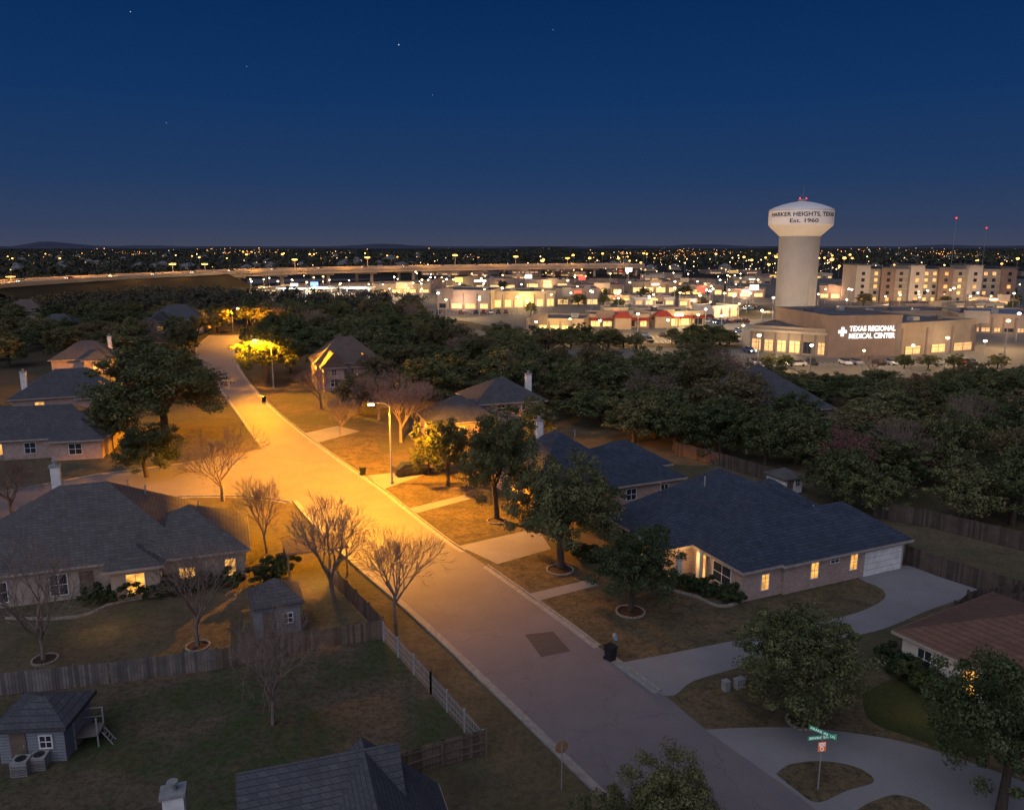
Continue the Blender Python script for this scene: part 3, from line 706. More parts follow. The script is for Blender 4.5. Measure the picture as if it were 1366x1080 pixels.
# sheds
def small_shed(name, label, loc, rot, w_, d_, h_, sl, wm, rm, kind='hip', win=None):
    t = thing(name, label, 'shed', loc, rot)
    obj('wall', MB().box(0, w_, 0, d_, -.05, h_-.03), wm, t); mb = MB(); roof_block(mb, 0, w_, 0, d_, h_, sl, kind, .3); obj('roof', mb, rm, t)
    opening(t, 'y-', 0, w_*.3, .02, .85, 1.9, 'door')
    opening(t, 'y-', 0, w_*.72, .9, .6, .7, win or 'dark'); return t
small_shed('garden_shed', 'grey blue sided shed with shingle roof in the lower left corner', P(2, 1018), R(4), 3.5, 3.2, 2.2, .45, w_side, r_dark)
small_shed('playhouse', 'small grey roofed playhouse behind the long fence', P(342, 852), R(22), 3.2, 3.0, 2.5, .75, w_side, r_grey)
small_shed('white_shed', 'small white shed behind the navy roofed house', P(1046, 660), R(24), 2.6, 3, 1.9, .5, m_white, r_grey)
# patio roof
t = thing('patio_cover', 'flat brown patio roof on posts by the street fence', 'patio cover', P(384, 778), R(22))
obj('canopy', MB().box(0, 5.2, 0, 3.6, 2.45, 2.6), M('patio_roof', (.10, .06, .048), (.075, .046, .038), 3), t)
for x, y in ((.15, .15), (5.05, .15), (.15, 3.45), (5.05, 3.45)): obj('post', MB().box(x-.07, x+.07, y-.07, y+.07, 0, 2.45), m_fenceb, t)
lamp('patio_light', P(432, 778)+Vector((0, 0, 2.1)), 350, (1, .55, .14), .1)
# deck
t = thing('shed_steps', 'raised wooden platform with ladder and rails beside the lower left shed', 'platform', P(100, 1000), R(12))
obj('deck', MB().box(0, 1.3, 0, 1.3, .7, .78), m_fenceg, t)
for x, y in ((.06, .06), (1.24, .06), (.06, 1.24), (1.24, 1.24)): obj('post', MB().box(x-.04, x+.04, y-.04, y+.04, 0, 1.8), m_galv, t)
mb = MB()
for z in (1.2, 1.75): mb.box(.11, 1.19, 1.22, 1.26, z, z+.04).box(.04, .08, .11, 1.19, z, z+.04)
obj('rail', mb, m_galv, t); mb = MB(); mb.tube((1.4, .3, .75), (2.0, .1, 0), .03, .03).tube((1.4, .8, .75), (2.0, .6, 0), .03, .03)
for k in range(1, 4):
    f = k/4; mb.tube((1.4+.6*f, .3-.2*f, .75*(1-f)), (1.4+.6*f, .8-.2*f, .75*(1-f)), .025, .025)
obj('ladder', mb, m_galv, t)
for i, (u, v, lab) in enumerate([(30, 1030, 'grey box unit with slatted front before the lower left shed'), (54, 1022, 'smaller slatted unit right of the other unit by the shed')]):
    t = thing('air_unit', lab, 'air unit', P(u, v), R(8)); obj('body', MB().box(-.42, .42, -.38, .38, 0, .85-.1*i), m_galv, t)
    mb = MB()
    for k in range(6): mb.box(-.38, .38, -.41, -.382, .08+k*.1, .12+k*.1)
    obj('slats', mb, m_fenceg, t); obj('fan_grille', MB().lathe([(.28, .852-.1*i), (.28, .88-.1*i), (.1, .9-.1*i)], 14), m_black, t)

# ---------------------------------------------------------------- fences
def fence(pl, h_, mat, label, gap=.025, pw=.17, chain=False):
    pts = PL(pl); t = thing('fence', label, 'fence', pts[0]); o0 = pts[0]; pm = MB(); rm = MB()
    for a, b in zip(pts[:-1], pts[1:]):
        a = a-o0; b = b-o0; L = (b-a).length; d = (b-a)/L; n = Vector((-d.y, d.x, 0))
        k = 0.0
        while k < L-pw:
            hh = h_+random.uniform(-.03, .03); p = a+d*k; q = p+d*(pw if not chain else .035)
            pm.bar(p, q, .025, .04, hh); k += pw+gap if not chain else .2
        for z in (.35, h_*.5, h_-.25):
            rm.bar(a+n*.045, b+n*.045, .045, z, z+.08 if not chain else z+.04)
        np_ = max(1, round(L/2.4))
        for i in range(np_+1):
            p = a+d*(L*i/np_)+n*(.07 if not chain else 0)
            obj('post', MB().box(-.06, .06, -.06, .06, 0, h_+(.08)), mat, t, loc=p)
    obj('board_panel', pm, mat, t); obj('rail', rm, mat, t)
fence([(-120, 948), (0, 928), (150, 912), (290, 893)], 1.55, m_fenceg, 'long weathered plank fence across the left back yard')
fence([(290, 893), (400, 870), (512, 852)], 1.5, m_fenceb, 'brown plank fence from the playhouse to the fence corner')
fence([(512, 855), (575, 925), (645, 1005)], 1.45, M('pale_pickets', (.30, .29, .28), (.22, .21, .205), 3), 'see through metal picket fence slanting along the street', chain=True)
fence([(648, 1006), (590, 1022), (535, 1040)], 1.6, m_fenceb, 'short brown plank fence behind the bottom roof')
fence([(440, 775), (475, 812), (511, 850)], 1.6, m_fenced, 'dark plank fence along the left kerb from the patio')
fence([(1207, 752), (1255, 770), (1358, 803)], 1.8, m_fenced, 'dark plank fence right of the garage')
fence([(1272, 830), (1366, 815), (1420, 806)], 1.7, m_fenced, 'dark fence above the cream brick house')
fence([(1272, 831), (1290, 812), (1366, 800)], 1.5, m_fenced, 'dark fence return at the driveway end')
fence([(900, 606), (960, 622), (1046, 648)], 1.8, m_fenced, 'plank fence running to the small white shed')
fence([(1165, 690), (1235, 702), (1366, 735)], 1.8, m_fenced, 'dark plank fence along the far yard on the right')

# ---------------------------------------------------------------- street furniture
SOD = (1, .36, .004)
def street_lamp(base, head, label, power, bat):
    b = P(*base); hp = at(head[0], head[1], b.y); t = thing('street_lamp', label, 'street lamp', b)
    h = Vector((hp.x-b.x, 0, hp.z)); top = h.z-.35
    obj('pole', MB().lathe([(.2, 0), (.2, .4), (.13, .42), (.08, top)], 10), m_galv, t)
    mb = MB(); p = Vector((0, 0, top-.02)); pts = [p, Vector((h.x*.25, 0, top+.32)), Vector((h.x*.6, 0, top+.42)), Vector((h.x*.88, 0, h.z+.02))]
    for a, c in zip(pts[:-1], pts[1:]): mb.tube(a, c, .05, .045, 8)
    obj('arm', mb, m_galv, t)
    e = h
    hd = obj('lamp_head', MB().prism([(e.x-.42, -.16), (e.x+.42, -.12), (e.x+.42, .12), (e.x-.42, .16)], h.z-.02, h.z+.16), m_galv, t)
    obj('lamp_lens', MB().prism([(e.x-.33, -.13), (e.x+.33, -.1), (e.x+.33, .1), (e.x-.33, .13)], h.z-.24, h.z-.022), m_sodium, hd)
    lamp('street_lamp_light', (hp.x, hp.y, hp.z-.45), power, SOD, .2, bat)
street_lamp((523, 645), (495, 538), 'nearest sodium street lamp on the right kerb', 34000, (.06, .17, .44))
street_lamp((365, 517), (340, 453), 'second sodium street lamp beside the golden trees', 21000, (.035, .0, .20))
street_lamp((311, 443), (317, 411), 'third sodium street lamp at the end of the street', 7500, (.04, .0, .2))

def bin_(u, v, label, cmat=m_black):
    t = thing('wheelie_bin', label, 'bin', P(u, v), R(35))
    mb = MB()
    mb.v += [(-.24, -.26, .06), (.24, -.26, .06), (.24, .26, .06), (-.24, .26, .06), (-.32, -.36, 1.0), (.32, -.36, 1.0), (.32, .34, 1.0), (-.32, .34, 1.0)]
    mb.f += [[3, 2, 1, 0], [4, 5, 6, 7], [0, 1, 5, 4], [1, 2, 6, 5], [2, 3, 7, 6], [3, 0, 4, 7]]
    obj('body', mb, cmat, t); obj('lid', MB().box(-.35, .35, -.4, .38, 1.003, 1.09), cmat, t)
    for s_ in (-1, 1): obj('wheel', MB().tube((s_*.2, .3, .13), (s_*.28, .3, .13), .13, .13, 12), m_black, t)
bin_(814, 880, 'dark wheeled bin at the kerb by the main driveway'); bin_(484, 634, 'dark bin beside the lit driveway near the lamp'); bin_(352, 536, 'dark bin at the far right kerb')
t = thing('mailbox', 'grey mailbox on a post behind the kerb bin', 'mailbox', P(820, 869)); obj('post', MB().box(-.06, .06, -.06, .06, 0, 1.0), m_fenceb, t)
obj('box', MB().tube((0, -.28, 1.15), (0, .28, 1.15), .16, .16, 12), M('blue_grey_metal', (.2, .26, .32), (.14, .18, .22), 4), t)
for i, (u, v, lab) in enumerate([(968, 920, 'left utility pedestal on the corner lawn'), (986, 917, 'right wider utility pedestal on the corner lawn')]):
    t = thing('utility_box', lab, 'utility box', P(u, v), R(25)); obj('cabinet', MB().box(-.2-.12*i, .2+.12*i, -.2, .2, 0, .62), m_galv, t); obj('lid', MB().box(-.23-.12*i, .23+.12*i, -.23, .23, .622, .68), m_galv, t)

def text_mesh(body, size, ext=.01, bold=0):
    cu = bpy.data.curves.new('t', 'FONT'); cu.body = body; cu.size = size; cu.extrude = ext; cu.align_x = 'CENTER'; cu.offset = bold
    o = bpy.data.objects.new('t', cu); col.objects.link(o); bpy.context.view_layer.update()
    me = bpy.data.meshes.new_from_object(o.evaluated_get(bpy.context.evaluated_depsgraph_get()))
    v = [x.co.copy() for x in me.vertices]; f = [list(p.vertices) for p in me.polygons]
    bpy.data.objects.remove(o); bpy.data.meshes.remove(me); return v, f
# street name sign
m_sgn = emis('green_sign', (.02, .26, .13), .22); m_sw = emis('sign_white', (.8, .85, .8), .22)  # blades and lettering glow faintly by emission, though the sign is unlit
sb = P(1091, 1052); t = thing('street_sign', 'green street name sign with two blades on the grass island', 'sign', sb, R(8))
obj('pole', MB().tube((0, 0, 0), (.0, 0, 3.45), .035, .035, 8), m_galv, t)
for (z, rz, body, ww) in ((2.92, 0, 'BEWRAVEAT  ST', .80), (3.2, -52, 'ARANDAS  LN', .72)):
    c, s_ = math.cos(R(rz)), math.sin(R(rz)); mb = MB(); mb.bar((-ww*c, -ww*s_), (ww*c, ww*s_), .012, z, z+.24)
    bl = obj('blade', mb, m_sgn, t); v, f = text_mesh(body, .20, .002, .004); wdt = max(q.x for q in v)-min(q.x for q in v); k = ww*1.8/wdt
    mb = MB(); n = Vector((s_, -c, 0))*.0085
    mb.v = [tuple(Vector((q.x*k*c, q.x*k*s_, z+.05+q.y))+n*(1+q.z*20)) for q in v]; mb.f = f; obj('lettering', mb, m_sw, bl)
pl_ = obj('small_plate', MB().box(-.22, .22, -.045, -.036, 2.25, 2.8), emis('sign_orange', (.75, .16, .05), .2), t)  # plate colour also emits a little, no lamp in it
obj('plate_panel', MB().box(-.17, .17, -.05, -.046, 2.56, 2.75), m_sw, pl_)
v, f = text_mesh('NO', .16, .002, .004); mb = MB(); mb.v = [(q.x*1.2, -.0535-q.z, 2.60+q.y) for q in v]; mb.f = f; obj('lettering', mb, bpy.data.materials['sign_orange'], pl_)
ring = MB()
for i in range(20):
    a, b = 2*math.pi*i/20, 2*math.pi*(i+1)/20; ring.tube((.09*math.cos(a), -.055, 2.41+.11*math.sin(a)), (.09*math.cos(b), -.055, 2.41+.11*math.sin(b)), .018, .018, 4)
obj('symbol', ring, m_sw, pl_)
# stop sign back
t = thing('stop_sign', 'octagonal road sign seen from behind on the left kerb', 'sign', P(749, 1052), R(20))
obj('pole', MB().tube((0, 0, 0), (0, 0, 2.75), .035, .035, 8), m_galv, t)
mb = MB(); pts = [(.38*math.cos(R(22.5+45*i)), .38*math.sin(R(22.5+45*i))) for i in range(8)]
mb.v += [(x, .04, 2.45+z) for x, z in pts]+[(x, .055, 2.45+z) for x, z in pts]; mb.f += [list(range(8)), list(range(15, 7, -1))]+[[i, 8+i, 8+(i+1) % 8, (i+1) % 8] for i in range(8)]
obj('plate', mb, M('sign_back', (.30, .16, .07), (.22, .12, .06), 5, .5), t)

# ---------------------------------------------------------------- water tower
wb = P(1060, 412); TY = wb.y; BR = 13.8
t = thing('water_tower', 'white lit water tower with a fluted stem and wide bowl', 'water tower', wb)
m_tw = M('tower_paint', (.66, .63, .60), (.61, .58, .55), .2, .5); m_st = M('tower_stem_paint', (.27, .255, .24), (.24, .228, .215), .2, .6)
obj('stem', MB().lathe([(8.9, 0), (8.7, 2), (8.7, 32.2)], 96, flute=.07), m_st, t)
obj('bowl', MB().lathe([(8.72, 32.2), (13.4, 36.6), (BR, 37.2), (BR, 43.2), (13.5, 43.7), (11.6, 44.7), (8.2, 45.9), (4.5, 46.8), (.8, 47.3)], 72), m_tw, t, smooth=False)
obj('rim_band', MB().lathe([(13.75, 43.15), (13.9, 43.2), (13.9, 43.35), (13.75, 43.4)], 72), m_galv, t)
obj('cap_platform', MB().lathe([(2.0, 47.0), (2.0, 47.6), (1.8, 47.6), (1.8, 48.1)], 20), m_galv, t)
for (x, h_) in ((-.8, 2.4), (.3, 6.5), (1.5, 1.8)): obj('antenna', MB().tube((x, 0, 47.8), (x, 0, 47.8+h_), .06, .03, 6), m_galv, t)
for x in (-1.4, 1.4): obj('beacon', MB().lathe([(.2, 48.1), (.32, 48.4), (.2, 48.8)], 8, (x, -1.0)), m_red, t)
obj('stem_door', MB().box(-1, 1, -9.3, -9.0, 0, 2.6), m_galv, t)
m_txt = M('dark_lettering', (.006, .006, .01), (.006, .006, .01))
for body, z, span, sz in (('HARKER HEIGHTS, TEXAS', 40.5, 32, 2.6), ('Est. 1960', 37.9, 12.0, 2.3)):
    v, f = text_mesh(body, sz, .03, .035); wdt = max(q.x for q in v)-min(q.x for q in v); k = span/wdt; mb = MB()
    th0 = -math.pi/2-math.atan2(wb.x, wb.y)+.10
    for q in v:
        a = th0+q.x*k/(BR+.04); rr = BR+.07+q.z; mb.v.append((rr*math.cos(a), rr*math.sin(a), z+q.y*.98))
    mb.f = f; obj('lettering', mb, m_txt, t)
for (dx, dy) in ((-18, -16), (12, -22), (24, 2)): lamp('tower_flood', wb+Vector((dx, dy, 1.2)), 5500, (1, .70, .42), .5)
lamp('tower_upper_flood', wb+Vector((-40, -60, 26)), 18000, (1, .88, .76), 1)

# ---------------------------------------------------------------- shops
s_cream = M('stucco_cream', (.42, .35, .26), (.34, .28, .20), .3); s_tan = M('stucco_tan', (.32, .25, .18), (.26, .20, .14), .3)
s_white = M('stucco_white', (.50, .46, .40), (.42, .39, .34), .3); s_brown = M('stucco_brown', (.20, .15, .125), (.16, .12, .10), .3)
s_dark = M('dark_panel', (.10, .085, .08), (.08, .07, .065), .3); m_flat = M('flat_roof', (.10, .10, .11), (.055, .055, .065), .15)
m_redroof = M('red_roof', (.22, .035, .028), (.17, .028, .024), .5); m_blue = M('blue_metal_roof', (.10, .13, .20), (.08, .11, .17), .2)
sign_m = {'red': emis('red_sign', (1, .08, .05), 1.6), 'white': emis('white_sign', (1, .93, .86), 2.2), 'yellow': emis('yellow_sign', (1, .6, .12), 2), 'blue': emis('blue_sign', (.2, .4, 1), 2), 'green': emis('green_sign_lit', (.2, 1, .5), 1.2)}
LP = .7
def store(u0, v0, u1, v1, vt, depth, wm, label, nwin=5, awn=None, sign=None, roof=None, wfrac=.45, winm=None, lightp=0, lc=(1, .62, .26), name='shop', cat='shop', group=None, entry=True):
    p0 = P(u0, v0); p1 = P(u1, v1); h_ = at(u0, vt, p0.y).z; d = (p1-p0); L = d.length; ang = math.atan2(d.y, d.x)
    t = thing(name, label, cat, p0, ang, group)
    obj('wall', MB().box(0, L, 0, depth, -.05, h_), wm, t)
    obj('roof', MB().box(.3, L-.3, .3, depth-.3, h_+.002, h_+.06), roof or m_flat, t)
    mb = MB(); mb.box(-.1, L+.1, -.1, .28, h_+.004, h_+.6).box(-.1, L+.1, depth-.28, depth+.1, h_+.004, h_+.6).box(-.1, .28, .285, depth-.285, h_+.004, h_+.6).box(L-.28, L+.1, .285, depth-.285, h_+.004, h_+.6); obj('parapet', mb, wm, t)
    pm = MB()
    for i in range(nwin+1):
        x = L*i/max(nwin, 1); x = min(max(x, .3), L-.3); pm.box(x-.25, x+.25, -.18, -.002, 0, h_*.9)
    if nwin: obj('pilaster', pm, s_brown if wm is not s_brown else s_tan, t)
    if L > 14 and entry:
        x0 = random.uniform(.05, .6)*L; obj('raised_entry', MB().box(x0, x0+L*random.uniform(.18, .34), -.35, 1.2, h_*.55, h_+random.uniform(.9, 2.0)), random.choice([s_tan, s_cream, s_brown]), t)
    for i in range(max(1, int(L/9))):
        x = L*(i+.5)/max(1, int(L/9)); y = depth*random.uniform(.25, .7); a = random.uniform(.6, 1.4); obj('roof_unit', MB().box(x-a, x+a, y-1, y+1, h_+.06, h_+random.uniform(.7, 1.5)), m_galv if i % 2 else m_flat, t)
    wh = h_*wfrac
    for i in range(nwin):
        q0 = random.uniform(.1, .26); x0 = L*(i+q0)/nwin; x1 = L*(i+1-q0)/nwin
        o = obj('window', MB().box(x0, x1, -.08, -.003, .5, .5+wh), (winm or m_litw) if random.random() < .75 else random.choice([m_dkglass, m_litd]), t)
        fr = MB(); fr.box(x0-.12, x0, -.14, 0, .4, .6+wh).box(x1, x1+.12, -.14, 0, .4, .6+wh).box((x0+x1)/2-.06, (x0+x1)/2+.06, -.12, -.081, .5, .5+wh).box(x0, x1, -.12, -.081, .5+wh*.7, .58+wh*.7); obj('frame', fr, s_dark, o)
    if awn:
        for i in range(nwin):
            x0 = L*(i+.06)/nwin; x1 = L*(i+.94)/nwin; k = MB(); k.v = [(x0, -1.5, wh+.7), (x1, -1.5, wh+.7), (x1, -.2, wh+1.7), (x0, -.2, wh+1.7), (x0, -1.5, wh+.6), (x1, -1.5, wh+.6), (x1, -.2, wh+.6), (x0, -.2, wh+.6)]
            k.f = [[0, 1, 2, 3], [7, 6, 5, 4], [4, 5, 1, 0], [5, 6, 2, 1], [7, 4, 0, 3], [6, 7, 3, 2]]; obj('awning', k, awn, t)
    if sign: obj('sign_panel', MB().box(L*.42, L*.58, -.5, -.36, h_*.76, h_*.76+min(1.2, h_*.17)), sign_m[sign], t)
    if lightp:
        n = max(1, round(L/26))
        for i in range(n):
            x = L*(i+.5)/n; c, s_ = math.cos(ang), math.sin(ang); lamp('shop_front_light', (p0.x+x*c+5*s_, p0.y+x*s_-5*c, min(h_*.6, 4)), lightp*LP*random.uniform(.35, 1.35), (1, random.uniform(.52, .74), random.uniform(.16, .42)) if name == 'shop' else lc, .5)
    return t, L, h_, ang, p0
store(582, 412, 655, 413, 388, 30, s_cream, 'large cream box store left of the arched shops', 4, lightp=7000, wfrac=.25)
store(656, 411, 741, 409, 391, 28, s_cream, 'cream shops with bright arched bays', 6, sign='yellow', lightp=9000)
store(741, 407, 800, 407, 386, 26, s_tan, 'tan store right of the arched shops', 3, sign='red', lightp=6000, wfrac=.3)
store(500, 392, 575, 391, 380, 26, s_tan, 'low tan warehouse under the overpass', 4, lightp=4000, wfrac=.3)
store(590, 386, 690, 385, 373, 30, s_brown, 'back row store behind the large box store', 5, sign='white', lightp=5000, wfrac=.3)
store(700, 384, 760, 384, 374, 30, s_tan, 'back row tan store left of the red roofs', 3, sign='yellow', lightp=5000)
store(765, 392, 832, 392, 381, 24, s_brown, 'brown restaurant with a red roof', 4, roof=m_redroof, sign='red', lightp=6000)
store(842, 391, 905, 391, 377, 26, s_tan, 'tan store behind the strip mall left', 4, sign='white', lightp=6000)
store(908, 393, 965, 394, 380, 26, s_brown, 'brown store behind the strip mall right', 4, sign='red', lightp=6000)
store(968, 396, 1020, 397, 386, 24, s_tan, 'low tan store just left of the water tower', 3, sign='white', lightp=5000)
store(702, 440, 778, 442, 426, 20, s_tan, 'low pale building with a lit front left of the red awnings', 5, lightp=3000, wfrac=.35)
store(786, 437, 866, 437, 421, 16, s_tan, 'strip mall with red awnings left half', 5, awn=m_redroof, lightp=3500, sign='yellow')
store(868, 436, 940, 434, 418, 16, s_cream, 'strip mall with red awnings right half', 4, awn=m_redroof, lightp=3500, sign='white')
store(1092, 398, 1136, 399, 382, 22, s_tan, 'tan building between the water tower and the hotel', 3, lightp=4000, wfrac=.3)
store(1276, 443, 1400, 446, 420, 30, s_tan, 'long pale building with a blue roof at the right edge', 8, roof=m_blue, lightp=2500, wfrac=.2, winm=m_litd)
store(845, 407, 900, 407, 398, 14, s_white, 'small white restaurant behind the strip mall', 4, sign='yellow', lightp=4000)
store(905, 408, 945, 409, 399, 14, s_cream, 'small cream bank behind the strip mall', 3, sign='blue', lightp=4000)
store(1290, 405, 1360, 407, 397, 20, s_tan, 'low shop below the hotel', 5, sign='white', lightp=2500, winm=m_litd)
store(805, 423, 838, 423, 412, 12, s_cream, 'small cream kiosk shop above the strip mall', 3, sign='red', lightp=3000)
store(950, 424, 984, 422, 410, 12, s_white, 'small white diner right of the strip mall', 3, sign='yellow', lightp=3500)
busy = []
def addback(vr, us, n, htm):
    tries = 0
    while n and tries < 300:
        tries += 1
        v = random.uniform(*vr); u = random.uniform(*us); w_ = random.uniform(34, 76)
        if 1015 < u+w_ and u < 1110 and v > 378: continue
        if any(abs(v-b[0]) < 3.5 and u < b[2]+6 and u+w_ > b[1]-6 for b in busy): continue
        busy.append((v, u, u+w_)); hpx = random.uniform(*htm)
        store(u, v, u+w_, v+random.uniform(-.6, .6), v-hpx, random.uniform(14, 26), random.choice([s_tan, s_brown, s_brown, s_cream]), 'small lit store in the distant rows of the shopping district', random.randint(3, 6), sign=random.choice(['red', 'white', 'yellow', None, None, None]), lightp=0, wfrac=.35, winm=random.choice([m_litw, m_litd, m_litd]), group='small stores in the distant rows')
        n -= 1
addback((364, 372), (560, 1366), 15, (4, 6)); addback((374, 381), (770, 1010), 4, (5, 7)); addback((398, 401), (560, 835), 3, (5, 6)); addback((383, 395), (1110, 1140), 1, (7, 9)); addback((384, 391), (330, 480), 4, (4, 6)); addback((412, 414), (1120, 1300), 2, (5, 7))
for (u, v, lab) in ((829, 430, 'red hipped awning tower on the strip mall left'), (882, 428, 'red hipped awning tower on the strip mall right')):
    b = P(u, v+8); t = thing('red_roof_tower', lab, 'roof tower', b+Vector((0, -2.2, 0))); obj('wall', MB().box(-2.8, 2.8, -1.5, 1.5, 0, 4.1), s_tan, t); mb = MB(); roof_block(mb, -2.8, 2.8, -1.5, 1.5, 4.2, .9, 'hip', .5); obj('roof', mb, m_redroof, t)
for (u, v, lab, sg) in ((394, 398, 'lit fuel station canopy left', 'white'), (428, 397, 'lit fuel station canopy second', 'green'), (478, 397, 'lit fuel station canopy third', 'white')):
    b = P(u, v); t = thing('fuel_canopy', lab, 'fuel station', b); obj('canopy', MB().box(-9, 9, -5, 5, 5.2, 6.2), s_white, t); obj('light_panel', MB().box(-8, 8, -4.4, 4.4, 5.12, 5.197), sign_m['white'], t)
    for x in (-6, 6): obj('column', MB().box(x-.3, x+.3, -.3, .3, 0, 5.11), m_galv, t)
    obj('fascia_sign', MB().box(-3, 3, -5.1, -5.003, 5.3, 6.1), sign_m[sg], t); lamp('canopy_light', b+Vector((0, -8, 4)), 9000, (.95, 1, .85), .5)
for i, (u, v, vt, c, lab) in enumerate([(838, 385, 357, 'white', 'tall white pylon sign left of the strip'), (776, 384, 368, 'red', 'red pylon sign by the red roofed restaurant'), (612, 392, 370, 'yellow', 'yellow pylon sign before the overpass'), (705, 386, 366, 'white', 'white pylon sign by the back row'), (935, 404, 383, 'red', 'red pylon sign behind the strip mall'), (1005, 402, 380, 'white', 'white pylon sign left of the water tower'), (420, 394, 376, 'blue', 'blue pylon sign by the fuel canopies'), (393, 392, 378, 'white', 'white pylon sign by the left fuel canopy')]):
    b = P(u, v); h_ = at(u, vt, b.y).z; t = thing('pylon_sign', lab, 'sign', b); obj('pole', MB().box(-.25, .25, -.25, .25, 0, h_-3), m_galv, t); obj('sign_panel', MB().box(-2.2, 2.2, -.3, .3, h_-2.6, h_), sign_m[c], t)

# hospital
HL = (1, .72, .44)
tt, L, hh, an, p0 = store(1000, 468, 1104, 476, 436, 30, s_tan, 'left wing of the medical centre with tall lit bays', 6, lightp=1700, wfrac=.45, lc=HL, name='hospital_wing', cat='hospital', entry=False, winm=m_litd)
obj('cornice', MB().box(-.3, L+.2, -.75, -.36, hh-1.0, hh-.4), s_cream, tt)
tt, L, hh, an, p0 = store(1104, 477, 1199, 475, 424, 30, s_brown, 'brown medical centre block with illuminated lettering', 0, lightp=0, name='hospital_block', cat='hospital', entry=False)
m_letter = emis('lit_letters', (.95, .97, 1), 1.5)
for body, zc, sp_ in (('TEXAS REGIONAL', hh*.66, .64), ('MEDICAL CENTER', hh*.66-1.85, .64)):
    v, f = text_mesh(body, 1.85, .04, .02); mn = min(q.x for q in v); wdt = max(q.x for q in v)-mn; k = L*sp_/wdt
    mb = MB(); mb.v = [(L*.27+(q.x-mn)*k, -.12-q.z, zc+q.y) for q in v]; mb.f = f; obj('lettering', mb, m_letter, tt)
mb = MB(); cx, cz = L*.175, hh*.66-.1
for a in range(4):
    c, s_ = round(math.cos(a*math.pi/2)), round(math.sin(a*math.pi/2)); px_, pz_ = cx+c*.75, cz+s_*.75
    mb.box(px_-.38, px_+.38, -.16-.001*a, -.05, pz_-.38, pz_+.38)
mb.box(cx-.2, cx+.2, -.17, -.05, cz-.2, cz+.2)
obj('cross_logo', mb, m_letter, tt)
lamp('hospital_wash', (p0.x+L*.5, p0.y-14, 3), 800, HL, .5)
tt, L, hh, an, p0 = store(1199, 476, 1299, 468, 434, 28, s_tan, 'pale right wing of the medical centre', 3, lightp=2300, wfrac=.25, lc=HL, name='hospital_wing', cat='hospital', entry=False, winm=m_litd)
store(1120, 440, 1290, 438, 418, 24, s_tan, 'rear upper block of the medical centre', 8, lightp=0, wfrac=.2, winm=m_dkglass, name='hospital_block', cat='hospital', entry=False)

# hotel
p0 = P(1138, 403); p1 = P(1350, 404); L = (p1-p0).length; an = math.atan2(p1.y-p0.y, p1.x-p0.x); h_ = at(1138, 358, p0.y).z
t = thing('hotel', 'long five storey tan hotel with rows of lit windows', 'hotel', p0, an)
h_wall = M('hotel_stucco', (.27, .225, .175), (.23, .19, .145), .3); h_bay = M('hotel_bay_stucco', (.39, .335, .27), (.34, .29, .235), .3); h_br = M('hotel_brown_stucco', (.20, .135, .10), (.165, .115, .088), .3)
obj('wall', MB().box(0, L, 0, 18, 0, h_-.3), h_wall, t)
bays = (0, L*.16, L*.34, L*.52, L*.70, L*.912)
for i, x in enumerate(bays):
    w_ = L*.085; hb0 = h_+1.6 if i % 2 == 0 else h_+.3
    obj('tower_bay', MB().box(x-.2, x+w_, -1.8, 18.3, 0, hb0), h_bay if i % 2 == 0 else h_br, t); obj('bay_roof', MB().box(x-.7, x+w_+.5, -2.4, 18.8, hb0+.01, hb0+.45), m_flat, t)
obj('roof', MB().box(.1, L-.1, .1, 17.9, h_-.29, h_-.05), m_flat, t)
fl = (h_-1)/5
for r_ in range(1, 5): obj('floor_band', MB().box(.1, L-.1, -.18, -.003, r_*fl+.25, r_*fl+.5), h_bay, t)
m_hotw = emis('hotel_window', (1, .52, .18), 1.0, True)
for r_ in range(5):
    for c in range(19):
        x = L*(c+.5)/19; inb = any(x0-.6 < x < x0+L*.085+.4 for x0 in bays); y = -1.8 if inb else 0
        if inb:
            x0 = min(bays, key=lambda q: abs(q+L*.042-x)); x = x0+L*.042
        lit = random.random() < (.32 if r_ else .8)
        obj('window', MB().box(x-.8, x+.8, y-.1, y-.01, r_*fl+.9, r_*fl+2.5), m_hotw if lit else m_dkglass, t)
for k in range(4): lamp('hotel_flood', (p0.x+L*(k+.5)/4, p0.y-18, 3.0), 6000, (1, .62, .30), .5)

# overpass
pathp = [at(-60, 392, 345), at(0, 386, 376), at(120, 378, 440), at(230, 370, 500), at(330, 365.5, 571), at(450, 362, 630), at(560, 359.5, 681), at(650, 358, 715), at(745, 357, 748), at(850, 357.5, 775)]
pp = smooth([Vector((p.x, p.y, 10.5)) for p in pathp], 6)
def ribbon(mb, pts, o0, o1, z0, z1):
    k = len(mb.v); n = len(pts)
    for i, p in enumerate(pts):
        d = (pts[min(i+1, n-1)]-pts[max(i-1, 0)]).normalized(); nn = Vector((d.y, -d.x, 0))
        a = p+nn*o0; b = p+nn*o1; mb.v += [(a.x, a.y, p.z+z0), (b.x, b.y, p.z+z0), (b.x, b.y, p.z+z1), (a.x, a.y, p.z+z1)]
    for i in range(n-1):
        for j in range(4):
            a = k+i*4+j; b = k+i*4+(j+1) % 4; mb.f.append([a, b, b+4, a+4])
    mb.f += [[k, k+3, k+2, k+1], [k+4*(n-1)+j for j in range(4)]]
t = thing('highway_overpass', 'long curving concrete highway overpass beyond the woods', 'bridge', (0, 0, 0))
m_br = M('bridge_concrete', (.36, .31, .26), (.28, .245, .20), .1)
mb = MB(); ribbon(mb, pp, -15, 15, -.9, 0); obj('deck', mb, m_br, t)
mb = MB(); ribbon(mb, pp, -14.4, 14.4, .004, .05); obj('roadway', mb, m_conc, t)
